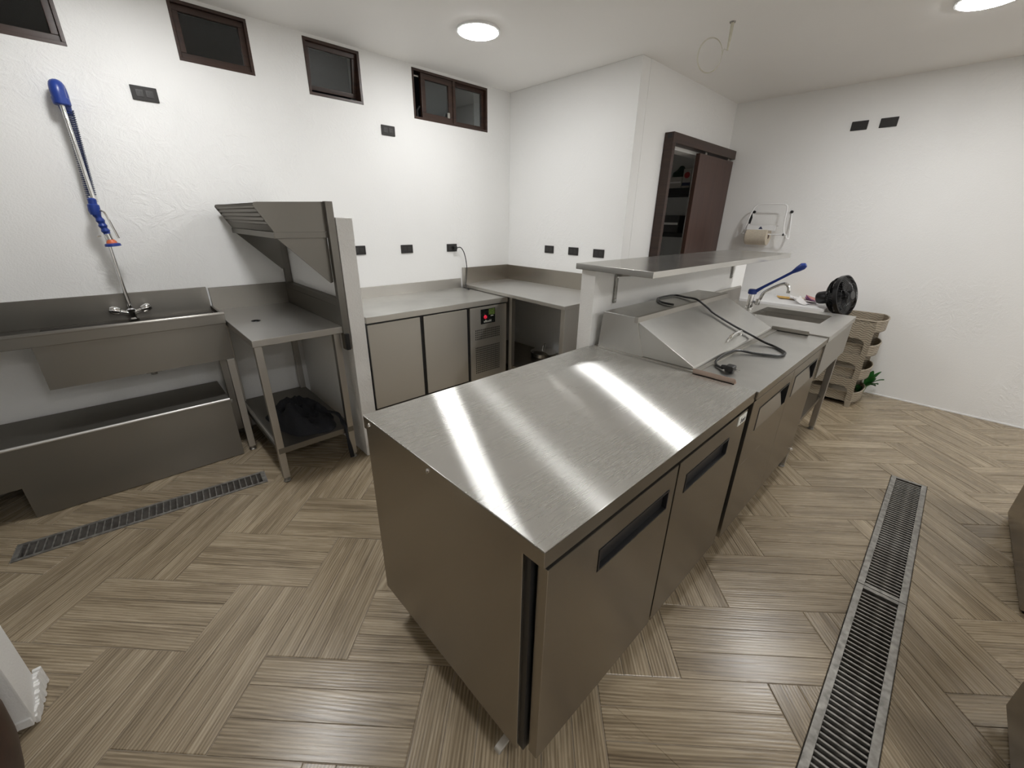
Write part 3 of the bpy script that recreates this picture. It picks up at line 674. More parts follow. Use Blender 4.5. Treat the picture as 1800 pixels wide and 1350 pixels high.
# slanted face with pressed ribs
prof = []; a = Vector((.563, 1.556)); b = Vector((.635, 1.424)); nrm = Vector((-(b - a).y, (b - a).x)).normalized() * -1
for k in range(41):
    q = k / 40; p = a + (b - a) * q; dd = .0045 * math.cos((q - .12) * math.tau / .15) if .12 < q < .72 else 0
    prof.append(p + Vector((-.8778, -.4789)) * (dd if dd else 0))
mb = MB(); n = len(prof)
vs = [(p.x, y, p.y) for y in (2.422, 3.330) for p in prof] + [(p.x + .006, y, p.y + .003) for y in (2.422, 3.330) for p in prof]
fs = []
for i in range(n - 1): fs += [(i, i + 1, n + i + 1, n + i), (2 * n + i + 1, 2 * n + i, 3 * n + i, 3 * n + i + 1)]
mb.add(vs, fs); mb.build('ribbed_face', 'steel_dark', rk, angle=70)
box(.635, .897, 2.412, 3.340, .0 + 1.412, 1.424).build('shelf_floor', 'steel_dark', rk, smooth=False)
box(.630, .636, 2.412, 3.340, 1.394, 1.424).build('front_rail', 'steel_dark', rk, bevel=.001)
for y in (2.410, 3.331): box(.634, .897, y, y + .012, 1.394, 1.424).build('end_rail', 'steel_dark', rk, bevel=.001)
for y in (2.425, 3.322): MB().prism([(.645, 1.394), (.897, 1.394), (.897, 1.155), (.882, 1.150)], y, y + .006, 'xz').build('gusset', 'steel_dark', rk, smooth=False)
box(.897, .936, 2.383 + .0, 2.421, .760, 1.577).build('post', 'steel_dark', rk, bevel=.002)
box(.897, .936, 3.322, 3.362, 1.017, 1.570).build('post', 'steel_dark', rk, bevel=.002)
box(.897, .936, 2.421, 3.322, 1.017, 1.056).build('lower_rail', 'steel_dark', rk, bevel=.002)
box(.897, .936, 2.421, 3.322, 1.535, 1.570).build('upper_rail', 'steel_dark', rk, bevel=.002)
box(.897, .920, 2.360, 2.383, .762, .860).build('hook_plate', 'blackp', rk, bevel=.002)

# crumpled black cloth on the undershelf
mb = MB(); nx, ny = 34, 34; vs = []; fs = []
for i in range(nx):
    for j in range(ny):
        u, v = i / (nx - 1) * 2 - 1, j / (ny - 1) * 2 - 1
        r = math.hypot(u, v); k = max(abs(u), abs(v)) / r if r > 0 else 1
        u2, v2 = u * k * (.55 + .45 * 1), v * k
        u2, v2 = (u * math.sqrt(1 - v * v / 2), v * math.sqrt(1 - u * u / 2))
        rr = min(1, math.hypot(u2, v2)); wob = 1 + .22 * noise.noise(Vector((u2 * 1.7, v2 * 1.7, 3.1)))
        x = .675 + u2 * .185 * wob + .10 * v2 * -.2; y = 2.755 + v2 * .285 * wob
        h = (1 - rr ** 2.2) * (.085 + .11 * noise.noise(Vector((u2 * 2.3, v2 * 2.3, .7))) + .05 * noise.noise(Vector((u2 * 6, v2 * 6, 1.9)))) + (1 - rr ** 8) * .014
        vs.append((min(max(x, .478), .846), y, .2355 + max(h, .0)))
for i in range(nx - 1):
    for j in range(ny - 1): fs.append((i * ny + j, (i + 1) * ny + j, (i + 1) * ny + j + 1, i * ny + j + 1))
ct = thing('black_cloth', 'crumpled black cloth lying on the dish table undershelf', 'cloth', (.675, 2.755, .2355))
mb.add(vs, fs); mb.build('cloth_heap', 'cloth', ct, angle=180)
for dx, ph in ((0, 0), (.012, 1.2)):
    MB().tube(smooth_path([(.80 + dx, 2.60, .30), (.83 + dx, 2.52, .30), (.845 - dx, 2.46, .262), (.838 + dx * .3, 2.421, .238), (.836, 2.411, .19), (.838 + dx, 2.408, .10), (.846 + dx, 2.414, .02)], 6), .0075, 6).build('strap', 'cloth', ct)

# ------------------------------------------------------------------ under-counter fridge at the back
fg = thing('undercounter_fridge', 'two-door stainless under-counter fridge at the back wall', 'fridge', (1.84, 3.03, 0))
FX0, FX1, FY = 1.176, 2.503, 2.690
box(FX0 + .006, FX1 - .006, FY + .035, 3.375, .135, .818).build('body', 'steel', fg, bevel=.003)
box(FX0 + .004, FX1 - .004, FY + .012, FY + .035, .150, .815).build('door_seal', 'blackp', fg)
box(FX0, FX1, FY - .006, 3.372, .8585, .862).build('worktop', 'steel_soft', fg, bevel=.0012); box(FX0, FX1, FY - .006, 3.372, .818, .8583).build('edge_skirt', 'steel_warm', fg, bevel=.002)  # skirt toned browner than the top to imitate its floor reflection
box(FX0, FX1, 3.372, 3.388, .818, .952).build('backsplash', 'steel', fg, bevel=.002)
for a, b in ((FX0 + .006, 1.600), (1.630, 2.048)): box(a, b, FY, FY + .024, .165, .805).build('door', 'steel_warm', fg, bevel=.003)
cp = box(2.078, FX1 - .008, FY, FY + .024, .150, .805).build('machine_panel', 'steel_warm', fg, bevel=.003)
dp = box(2.194, 2.357, FY - .002, FY + .001, .656, .784).build('control_panel', 'film', cp)
MB().lathe([(.0, 0), (.017, 0), (.014, .009), (.0, .011)], (2.243, FY - .002, .715), (0, -1, 0), 14).build('power_switch', 'red', dp)
box(2.282, 2.350, FY - .0028, FY - .001, .728, .780).build('leaf_print', 'green', dp)
box(2.305, 2.335, FY - .0028, FY - .001, .716, .722).build('white_mark', 'whiteprint', dp)
text_mesh('brand_lettering', 'efficold', .030, 'whiteprint', dp, (2.268, FY - .0026, .676), (math.pi / 2, 0, 0))
mb = MB()
for zt, rows in ((.606, 5), (.450, 13)):
    for r in range(rows):
        for k in range(18):
            x = 2.137 + k * .0158; z = zt - r * .0192; mb.box(x - .0042, x + .0042, FY - .0006, FY + .001, z - .0062, z + .0062)
sv = mb.build('vent_slots', 'blackp', cp, smooth=False); sv['kind'] = 'stuff'
for x in (FX0 + .06, FX1 - .06):
    for y in (FY + .09, 3.30): MB().lathe([(.022, 0), (.022, .01), (.014, .014), (.014, .14)], (x, y, 0), (0, 0, 1), 12).build('foot', 'blackp', fg)
# its power cord
cd = thing('power_cord', 'black power cord hanging from the outlet above the fridge', 'cord', (2.44, 3.37, 1.24))
MB().box(2.418, 2.452, 3.345, YA - .0105, 1.226, 1.258).build('plug', 'blackp', cd, bevel=.004)
MB().tube(smooth_path([(2.450, 3.352, 1.243), (2.490, 3.340, 1.243), (2.528, 3.335, 1.180), (2.550, 3.335, 1.065), (2.542, 3.335, .955), (2.520, 3.32, .895), (2.490, 3.27, .872), (2.46, 3.19, .867)], 8), .0045, 8).build('cable', 'cord', cd)

# ------------------------------------------------------------------ corner work table
wt = thing('corner_worktable', 'stainless corner work table along the side wall', 'table', (2.80, 2.66, 0))
TP = [(2.415, 1.955), (3.150, 1.990), (3.150, 3.372), (2.525, 3.372)]
MB().prism(TP, .8925, .896).build('table_top', 'steel_topy', wt, bevel=.0012); MB().prism(TP, .866, .8923).build('edge_skirt', 'steel', wt, bevel=.002)  # same table edge in darker steel, side shading painted in
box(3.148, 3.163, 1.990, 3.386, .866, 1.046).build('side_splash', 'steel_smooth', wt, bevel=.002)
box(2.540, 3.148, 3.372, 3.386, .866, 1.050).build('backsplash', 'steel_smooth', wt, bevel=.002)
box(2.530, 2.541, 3.345, 3.388, .862, 1.052).build('splash_end', 'steel', wt, bevel=.001)
for x, y in ((2.462, 1.99), (3.12, 2.02), (3.12, 3.33)): square_leg(x, y, 0, .866, wt, .042)
square_leg(2.535, 2.66, 0, .866, wt, .042)
box(2.486, 3.10, 1.985, 1.997, .22, .860).build('end_panel', 'steel', wt)
MB().prism([(2.50, 2.02), (3.125, 2.02), (3.125, 3.33), (2.56, 3.33)], .185, .215).build('undershelf', 'steel_smooth', wt, bevel=.003)
# pot with lid
pt = thing('lidded_pan', 'low steel pan with domed lid on the corner table undershelf', 'pan', (2.97, 2.64, .2165))
MB().lathe([(.0, .0), (.115, .0), (.125, .01), (.128, .045)], (2.97, 2.64, .2165), (0, 0, 1), 28).build('pan_body', 'steel_smooth', pt)
MB().lathe([(.132, .045), (.134, .050), (.105, .068), (.06, .080), (.0, .084)], (2.97, 2.64, .2165), (0, 0, 1), 28).build('lid', 'chrome', pt)
MB().tube(smooth_path([(2.93, 2.62, .296), (2.94, 2.62, .335), (2.98, 2.64, .345), (3.01, 2.655, .335), (3.015, 2.66, .294)], 5), .005, 8).build('lid_handle', 'steel', pt)

# ------------------------------------------------------------------ island 1: worktop fridge
w1 = thing('worktop_fridge', 'two-door stainless worktop fridge at the near end of the island', 'fridge', (1.08, .80, 0))
ux0, ux1, uy0, uy1 = .475, 1.690, .395, 1.200
box(ux0, ux1, uy0, uy1, .8962, .900).build('worktop', 'steel_top', w1, bevel=.0014); box(ux0, ux1, uy0, uy1, .853, .896).build('edge_skirt', 'steel_smooth', w1, bevel=.002)  # worktop edge in darker brown steel, painting in its dim floor reflection
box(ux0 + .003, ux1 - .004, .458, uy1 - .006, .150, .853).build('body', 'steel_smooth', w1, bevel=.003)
box(ux0 + .012, ux1 - .012, .441, .458, .160, .850).build('door_seal', 'blackp', w1)
def fridge_door(a, b, z0, z1, hx0, hx1, hz0, hz1, y, t, slope=False, nm='door'):
    d = plate_hole(a, b, z0, z1, hx0, hx1, hz0, hz1, y, y + .030).build(nm, 'steel_smooth', t, bevel=.0022)
    m = MB()
    m.box(hx0 + .0015, hx1 - .0015, y + .026, y + .029, hz0 + .0015, hz1 - .0015)
    for (p, q) in ((hx0, hx0 + .006), (hx1 - .006, hx1)): m.box(p + .0012, q + .0002, y - .0015, y + .026, hz0 + .0012, hz1 - .0012)
    m.box(hx0 + .006, hx1 - .006, y - .0015, y + .026, hz1 - .006, hz1 - .0012)
    if not slope: m.box(hx0 + .006, hx1 - .006, y - .0015, y + .026, hz0 + .0012, hz0 + .006)
    g = m.build('handle_recess', 'blackp', d)
    if slope: MB().prism([(y + .0005, hz0 + .002), (y + .004, hz0 + .002), (y + .027, hz1 - .012), (y + .0235, hz1 - .012)], hx0 + .007, hx1 - .05, 'yz').build('handle_plate', 'steel_smooth', d)
    else: box(hx0 + .007, hx1 - .007, y + .012, y + .016, hz0 + .004, hz0 + .045).build('handle_grip', 'blackp', d)
    return d
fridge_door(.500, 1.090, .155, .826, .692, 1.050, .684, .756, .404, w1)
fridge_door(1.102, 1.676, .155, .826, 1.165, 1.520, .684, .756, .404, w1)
bd = box(1.578, 1.660, .4005, .4040, .782, .821).build('badge', 'whiteprint', w1, bevel=.001)
text_mesh('badge_lettering', 'beo', .034, 'darkprint', bd, (1.622, .4003, .799), (math.pi / 2, 0, 0), 0.25)
for y in (1.158, .813): MB().lathe([(.0075, 0), (.0065, .004), (.0, .006)], (ux0, y, .878), (-1, 0, 0), 10).build('screw', 'chrome', w1)
def caster(x, y, ztop, t, lever=False):
    r = .046
    c = MB().box(x - .028, x + .028, y - .024, y + .024, ztop - .006, ztop); c.prism([(x - .018, ztop - .006), (x + .018, ztop - .006), (x + .03, r), (x + .012, r)], y - .020, y - .017, 'xz'); c.prism([(x - .018, ztop - .006), (x + .018, ztop - .006), (x + .03, r), (x + .012, r)], y + .017, y + .020, 'xz')
    f = c.build('caster', 'galv', t)
    MB().lathe([(.010, -.015), (r - .004, -.015), (r, -.010), (r, .010), (r - .004, .015), (.010, .015)], (x + .02, y, r), (0, 1, 0), 24).build('wheel', 'rubber', f)
    if lever: MB().prism([(x - .030, .040), (x - .026, .052), (x - .068, .038), (x - .074, .030), (x - .066, .026)], y - .012, y + .012, 'xz').build('brake_lever', 'steel', f, bevel=.003)
caster(.545, .535, .150, w1, True); caster(.545, 1.13, .150, w1); caster(1.62, .535, .150, w1); caster(1.62, 1.13, .150, w1)

# ------------------------------------------------------------------ island 2: sandwich prep fridge
w2 = thing('prep_fridge', 'sandwich prep fridge with raised slanted lid in the middle of the island', 'fridge', (2.29, .79, 0))
px0, px1 = 1.697, 2.885
box(px0, px1, .388, 1.192, .8935, .897).build('worktop', 'steel_soft', w2, bevel=.0012); box(px0, px1, .388, 1.192, .862, .8933).build('edge_skirt', 'steel_smooth', w2, bevel=.002)  # darker skirt colour stands in for the shade on the front edge
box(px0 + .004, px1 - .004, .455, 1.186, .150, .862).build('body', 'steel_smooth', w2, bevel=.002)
box(px0 + .012, px1 - .012, .436, .455, .160, .858).build('door_seal', 'blackp', w2)
fridge_door(1.722, 2.293, .155, .842, 1.822, 2.262, .676, .786, .399, w2, True)
fridge_door(2.300, 2.868, .155, .842, 2.362, 2.812, .676, .790, .399, w2, True)
MB().lathe([(.010, 0), (.008, .012), (.0, .014)], (2.845, .399, .175), (0, -1, 0), 10).build('lock', 'chrome', w2)
hp = [(.905, .897), (.965, 1.078), (.972, 1.084), (1.150, 1.084), (1.165, .897)]
MB().prism(hp, 1.730, 2.815, 'yz').build('hood', 'steel_soft', w2, bevel=.003)
box(1.724, 2.822, .952, .972, 1.058, 1.086).build('hood_lip', 'steel', w2, bevel=.002)
box(1.712, 2.840, .640, 1.180, .897, .9035).build('well_frame', 'steel', w2, bevel=.001)
lp = [(.662, .9045), (.668, .916), (.955, 1.062), (.962, 1.056), (.915, .9045)]
ld = MB().prism(lp, 1.736, 2.820, 'yz').build('lid', 'steel_soft', w2, bevel=.002)
kz = lambda y: .916 + (y - .668) * (.146 / .287)
MB().tube(smooth_path([(2.215, .708, kz(.708) - .002), (2.235, .700, kz(.70) + .026), (2.275, .698, kz(.698) + .034), (2.345, .698, kz(.698) + .034), (2.385, .700, kz(.70) + .026), (2.405, .708, kz(.708) - .002)], 6), .0065, 10).build('lid_handle', 'chrome', ld)
def rail(x, y0, y1, mat):
    m = MB(); m.box(x, x + .028, y0, y1, .897, .9005); m.box(x, x + .0025, y0, y1, .897, .921); m.box(x + .013, x + .0155, y0, y1, .897, .912)
    m.build('board_rail', mat, w2, smooth=False)
rail(1.702, .482, .652, 'steel_copper'); rail(2.856, .482, .675, 'steel')
for x in (1.77, 2.82):
    for y in (.53, 1.12): caster(x, y, .150, w2)
# its power cord lying over lid and worktop
pc = thing('power_cord', 'black power cord lying looped over the prep fridge lid', 'cord', (2.2, .7, .92))
path = [(2.134, .985, 1.0915), (2.151, 1.062, 1.0915), (2.234, 1.130, 1.0915), (2.350, 1.142, 1.0915), (2.440, 1.120, 1.0915), (2.412, 1.050, 1.0925), (2.365, .960, 1.096), (2.385, .900, 1.056), (2.395, .865, 1.030), (2.424, .759, .975), (2.460, .674, .934), (2.445, .600, .912), (2.430, .545, .9035), (2.370, .487, .9035), (2.325, .464, .9035), (2.262, .474, .9035), (2.209, .564, .9035), (2.178, .630, .910), (2.10, .650, .912), (2.012, .652, .911), (1.925, .642, .909), (1.878, .622, .9045), (1.853, .585, .9045)]
MB().tube(smooth_path(path, 6), .0058, 8).build('cable', 'cord', pc)
MB().tube([(1.856, .590, .9115), (1.848, .568, .913)], [.008, .012], 10).build('plug_neck', 'blackp', pc)
pg = MB().box(1.826, 1.872, .535, .570, .8985, .928).build('plug', 'blackp', pc, bevel=.006)
m = MB()
for x in (1.838, 1.858): m.box(x - .003, x + .003, .515, .536, .910, .913)
m.build('prongs', 'chrome', pg)

# ------------------------------------------------------------------ island 3: hand sink
w3 = thing('island_sink', 'stainless sink table with one basin at the far end of the island', 'sink', (3.32, .79, 0))
qx0, qx1, qy0, qy1 = 2.892, 3.735, .385, 1.192; hx0, hx1, hy0, hy1 = 3.250, 3.622, .506, .920
V = []; Fc = []
for z in (.904, .868):
    V += [(qx0, qy0, z), (qx1, qy0, z), (qx1, qy1, z), (qx0, qy1, z), (hx0, hy0, z), (hx1, hy0, z), (hx1, hy1, z), (hx0, hy1, z)]
for k in range(4):
    n = (k + 1) % 4
    Fc += [(k, n, 4 + n, 4 + k), (8 + k, 12 + k, 12 + n, 8 + n), (k, 8 + k, 8 + n, n), (4 + k, 4 + n, 12 + n, 12 + k)]
MB().add(V, Fc).build('sink_top', 'steel_mirror', w3, bevel=.002)
m = MB(); bz = .66
m.box(hx0 - .006, hx0, hy0 + .0002, hy1 - .0002, bz, .8675); m.box(hx1, hx1 + .006, hy0 + .0002, hy1 - .0002, bz, .8675); m.box(hx0 - .006, hx1 + .006, hy0 - .006, hy0, bz, .8675); m.box(hx0 - .006, hx1 + .006, hy1, hy1 + .006, bz, .8675); m.box(hx0 - .006, hx1 + .006, hy0 - .006, hy1 + .006, bz - .006, bz - .0002)
bs = m.build('basin', 'steel', w3, smooth=False)
MB().lathe([(.035, .001), (.030, .003), (.0, .002)], (3.436, .71, bz), (0, 0, 1), 18).build('drain_cover', 'chrome', bs)
MB().tube(smooth_path([(3.436, .71, bz - .005), (3.436, .71, .52), (3.44, .75, .46), (3.45, .80, .50), (3.46, .90, .50), (3.46, 1.10, .50)], 5), .020, 10).build('drain_pipe', 'brass', bs)
MB().lathe([(.028, 0), (.028, .04)], (3.436, .71, .54), (0, 0, 1), 12).build('pipe_nut', 'blackp', bs)
box(qx0 + .004, 3.715, qy0 + .006, qy0 + .014, .645, .868).build('apron', 'steel', w3, smooth=False)
box(3.707, 3.715, qy0 + .014, 1.15, .645, .868).build('end_apron', 'steel', w3, smooth=False)
MB().prism([(1.178, .904), (1.182, 1.010), (1.188, 1.022), (1.194, 1.022), (1.194, .87), (1.178, .87)], qx0, qx1 + .03, 'yz').build('backsplash', 'steel', w3, smooth=False)
for x in (2.925, 3.722 - .02):
    for y in (.432, 1.14): square_leg(x, y, 0, .868, w3, .038)
box(2.91, 3.712, .43, 1.15, .255, .285).build('undershelf', 'steel_smooth', w3, bevel=.003)
MB().lathe([(.0, 0), (.10, .0), (.115, .012), (.115, .05), (.10, .06), (.0, .06)], (3.62, .62, .0), (0, 0, 1), 20)
hc = MB()
ring = [(3.60 + .13 * math.cos(a) , .66 + .13 * math.sin(a), .012 + .004 * k) for k in range(3) for a in [q * math.tau / 24 for q in range(24)]]
hc.tube(ring, .010, 8); tag(hc.build('hose_coil', 'rubber'), 'black hose coiled on the floor under the island sink', 'hose')
# tap with long blue lever
tp = thing('lever_tap', 'chrome tap with a long blue elbow lever on the island sink', 'tap', (3.435, .995, .904))
tx, ty = 3.435, .995
MB().lathe([(.027, 0), (.027, .008), (.021, .012), (.021, .105), (.019, .112)], (tx, ty, .904), (0, 0, 1), 20).build('tap_body', 'chrome', tp)
MB().lathe([(.026, 0), (.030, .004), (.030, .028), (.024, .036), (.0, .038)], (tx, ty, 1.012), (0, 0, 1), 20).build('lever_hub', 'blue', tp)
lv = [(tx, ty - .015, 1.030), (tx, .93, 1.072), (tx, .84, 1.140), (tx, .775, 1.190), (tx, .745, 1.216), (tx, .722, 1.236), (tx, .705, 1.246)]
MB().tube(lv, [.014, .010, .009, .010, .020, .024, .014], 12).build('lever', 'blue', tp)
sp = smooth_path([(tx, ty - .015, .955), (tx, .955, .958), (tx, .935, .985), (tx, .928, 1.010), (tx, .915, 1.035), (tx, .87, 1.070), (tx, .82, 1.102), (tx, .793, 1.108), (tx, .776, 1.095), (tx, .768, 1.072), (tx, .766, 1.058)], 5)
MB().tube(sp, .0115, 12).build('spout', 'chrome', tp)
MB().lathe([(.014, 0), (.014, .018)], (tx, .766, 1.048), (0, 0, 1), 14).build('aerator', 'chrome', tp)
MB().lathe([(.016, 0), (.016, .045)], (tx, .945, .938), (0, 0, 1), 14).build('swivel_nut', 'chrome', tp)

# ------------------------------------------------------------------ shelf over the low island wall
sf = thing('wall_shelf', 'long stainless shelf on top of the low island wall', 'shelf', (2.6, 1.08, 1.278))
MB().prism([(1.680, 1.305), (1.645, .866), (3.585, .846), (3.600, 1.285)], 1.278, 1.306).build('shelf_board', 'steel_mirror', sf, bevel=.002)
for x in (1.885, 3.645 - .13):
    b = MB(); b.box(x - .012, x + .012, 1.189, 1.195, 1.100, 1.2775); b.build('bracket', 'galv', sf, bevel=.001)
    MB().prism([(1.192, 1.278), (.95, 1.278), (.95, 1.270), (1.192, 1.235)], x - .003, x + .003, 'yz').build('bracket_arm', 'galv', sf)
    for z in (1.115, 1.235): MB().lathe([(.006, 0), (.005, .004), (.0, .005)], (x, 1.189, z), (0, -1, 0), 8).build('screw', 'chrome', sf)


# ------------------------------------------------------------------ paper towel dispenser on the right wall
td = thing('towel_dispenser', 'white wire paper towel dispenser on the right wall', 'towel dispenser', (XD, 1.45, 1.5))
mb = MB()
hoop = smooth_path([(4.87, 1.235, 1.395), (4.875, 1.265, 1.44), (4.885, 1.280, 1.55), (4.895, 1.285, 1.640), (4.897, 1.302, 1.675), (4.897, 1.345, 1.682), (4.897, 1.52, 1.684), (4.895, 1.56, 1.674), (4.89, 1.585, 1.64), (4.88, 1.605, 1.55), (4.87, 1.62, 1.45)], 5)
MB().tube(hoop, .006, 8).build('wire_hoop', 'white', td)
MB().tube(smooth_path([(4.87, 1.235, 1.395), (4.88, 1.222, 1.37), (4.91, 1.215, 1.375), (4.96, 1.235, 1.45), (4.99, 1.255, 1.55), (XD - .004, 1.265, 1.62)], 5), .006, 8).build('side_wire', 'white', td)
MB().tube(smooth_path([(4.87, 1.62, 1.45), (4.91, 1.635, 1.40), (4.96, 1.63, 1.45), (4.99, 1.62, 1.55), (XD - .004, 1.61, 1.60)], 5), .006, 8).build('side_wire', 'white', td)
for y in (1.265, 1.605): MB().lathe([(.014, 0), (.014, .012), (.0, .014)], (XD, y, 1.615), (-1, 0, 0), 10).build('wall_mount', 'blackp', td)
MB().tube([(4.865, 1.23, 1.405), (4.865, 1.63, 1.405)], .006, 8).build('roll_axle', 'white', td)
MB().lathe([(.011, 0), (.011, .012)], (4.862, 1.250, 1.405), (0, 1, 0), 10).build('axle_knob', 'blackp', td)
box(4.852, 4.862, 1.335, 1.598, 1.440, 1.486).build('cutter_bar', 'white', td, bevel=.002)
box(4.862, 4.93, 1.335, 1.598, 1.480, 1.486).build('cutter_top', 'cardboard', td, bevel=.001)
MB().prism([(1.448, 1.452), (1.488, 1.452), (1.476, 1.470), (1.468, 1.478), (1.460, 1.470)], 4.8512, 4.853, 'yz').build('logo_mark', 'navy', td)
MB().prism([(1.588, 1.50), (1.604, 1.50), (1.610, 1.56), (1.590, 1.60), (1.580, 1.56)], 4.895, 4.905, 'yz').build('latch_arm', 'blackp', td, bevel=.002)
tr = thing('towel_roll', 'unbleached paper towel roll hanging in the dispenser', 'paper towel', (4.905, 1.49, 1.40))
MB().lathe([(.020, 0), (.080, 0), (.083, .004), (.083, .196), (.080, .20), (.020, .20)], (4.905, 1.395, 1.382), (0, 1, 0), 32).build('paper_roll', 'towel', tr)
MB().lathe([(.019, -.001), (.021, -.001), (.021, .202), (.019, .202)], (4.905, 1.395, 1.382), (0, 1, 0), 18).build('core', 'brass', tr)

# ------------------------------------------------------------------ white table with papers, fan, rattan tower in the far corner
wb = thing('white_table', 'white-topped table in the corner behind the island sink', 'table', (4.73, 1.15, 0))
box(4.455, XD - .01, .690, 1.62, .770, .812).build('table_top', 'white', wb, bevel=.004)
for x in (4.50, 4.95):
    for y in (.73, 1.58): box(x - .02, x + .02, y - .02, y + .02, 0, .770).build('leg', 'white', wb, bevel=.003)
def sheet(name, label, c, w, h, a, z, mat, curl=.01):
    m = MB(); vs = []; n = 7
    for i in range(n):
        for j in range(n):
            u, v = i / (n - 1) - .5, j / (n - 1) - .5; x, y = u * w, v * h
            vs.append((c[0] + x * math.cos(a) - y * math.sin(a), c[1] + x * math.sin(a) + y * math.cos(a), z + curl * (abs(u) + v) ** 2))
    for i in range(n - 1):
        for j in range(n - 1): pass
    top = [(i * n + j, (i + 1) * n + j, (i + 1) * n + j + 1, i * n + j + 1) for i in range(n - 1) for j in range(n - 1)]
    k = len(vs); vs += [(p[0], p[1], p[2] - .0012) for p in vs]
    bot = [tuple(k + q for q in reversed(f)) for f in top]
    rim = [i for i in range(n)] + [n - 1 + n * i for i in range(1, n)] + [n * (n - 1) + i for i in range(n - 2, -1, -1)] + [n * i for i in range(n - 2, 0, -1)]
    side = [(rim[i], rim[(i + 1) % len(rim)], k + rim[(i + 1) % len(rim)], k + rim[i]) for i in range(len(rim))]
    m.add(vs, top + bot + side); return tag(m.build(name, mat, angle=60), label, 'paper')
sheet('paper_sheet', 'yellow envelope on the white corner table', (4.86, 1.04), .16, .24, .5, .814, 'yellow')
sheet('paper_sheet', 'white sheet of paper beside the yellow envelope', (4.78, .93), .15, .22, .25, .820, 'paper', .03)
sheet('paper_sheet', 'small white crumpled paper near the fan motor', (4.60, .90), .10, .13, -.4, .816, 'paper', .06)
sheet('paper_sheet', 'pink printed paper lying behind the fan', (4.86, .84), .14, .18, .1, .826, 'pink', .03)
sheet('paper_sheet', 'purple printed wrapper next to the fan motor', (4.70, .845), .09, .10, .3, .834, 'purple', .05)

# fan
ax = Vector((-.25, -.93, .24)).normalized(); fc = Vector((4.56, .592, .932))
fn = thing('desk_fan', 'black desk fan tilted on the rattan shelf', 'fan', (4.60, .55, .6835))
def ringpts(c, r, n=48):
    x = ax.orthogonal().normalized(); y = ax.cross(x); return [c + (x * math.cos(k * math.tau / n) + y * math.sin(k * math.tau / n)) * r for k in range(n)]
RF = .170
MB().lathe([(RF - .004, -.022), (RF + .004, -.020), (RF + .005, .012), (RF - .003, .014), (RF - .006, .0)], fc, ax, 48).build('grille_band', 'blackgloss', fn)
m = MB()
for k, (r, h) in enumerate([(.055, -.112), (.085, -.107), (.115, -.096), (.140, -.078), (.160, -.050)]): m.tube(ringpts(fc + ax * h, r), .0026, 6, True)
xx = ax.orthogonal().normalized(); yy = ax.cross(xx)
for k in range(60):
    d = xx * math.cos(k * math.tau / 60) + yy * math.sin(k * math.tau / 60)
    m.tube([fc + ax * -.114 + d * .035, fc + ax * -.106 + d * .090, fc + ax * -.078 + d * .142, fc + ax * -.020 + d * RF], .0023, 4)
m.build('rear_grille', 'blackgloss', fn)
m = MB()
for r, h in [(.050, .055), (.100, .047), (.140, .032)]: m.tube(ringpts(fc + ax * h, r), .0020, 6, True)
for k in range(48):
    d = xx * math.cos(k * math.tau / 48) + yy * math.sin(k * math.tau / 48)
    m.tube([fc + ax * .056 + d * .03, fc + ax * .051 + d * .085, fc + ax * .032 + d * .140, fc + ax * .010 + d * RF], .0015, 4)
m.build('front_grille', 'blackgloss', fn)
MB().lathe([(.0, .060), (.034, .059), (.038, .053)], fc, ax, 20).build('grille_badge', 'greybin', fn)
MB().lathe([(.028, -.02), (.030, .018), (.020, .026), (.0, .028)], fc, ax, 20).build('hub', 'blackgloss', fn)
for k in range(3):
    b = MB(); n = 6; vs = []
    for i in range(n):
        r = .026 + i * (.142 - .026) / (n - 1); a0 = k * math.tau / 3; w = .42 + .25 * math.sin(math.pi * i / (n - 1))
        for s in (-1, 1):
            d = xx * math.cos(a0 + s * w) + yy * math.sin(a0 + s * w); vs.append(fc + d * r + ax * (s * .016))
            vs.append(fc + d * r + ax * (s * .016 + .002))
    fsx = []
    for i in range(n - 1):
        o = i * 4; fsx += [(o, o + 2, o + 6, o + 4), (o + 1, o + 5, o + 7, o + 3), (o, o + 4, o + 5, o + 1), (o + 2, o + 3, o + 7, o + 6)]
    fsx += [(0, 1, 3, 2), ((n - 1) * 4, (n - 1) * 4 + 2, (n - 1) * 4 + 3, (n - 1) * 4 + 1)]
    b.add(vs, fsx).build('blade', 'blackp', fn)
MB().lathe([(.0, -.215), (.046, -.210), (.054, -.198), (.058, -.125), (.052, -.112)], fc, ax, 24).build('motor_housing', 'blackp', fn)
MB().tube([fc + ax * -.10 + Vector((0, 0, -.03)), Vector((4.60, .60, .78)), Vector((4.60, .57, .70))], .018, 10).build('neck', 'blackp', fn)
MB().lathe([(.0, .0), (.085, .0), (.085, .012), (.060, .022), (.0, .026)], (4.60, .55, .6835), (0, 0, 1), 28).build('base', 'blackp', fn)

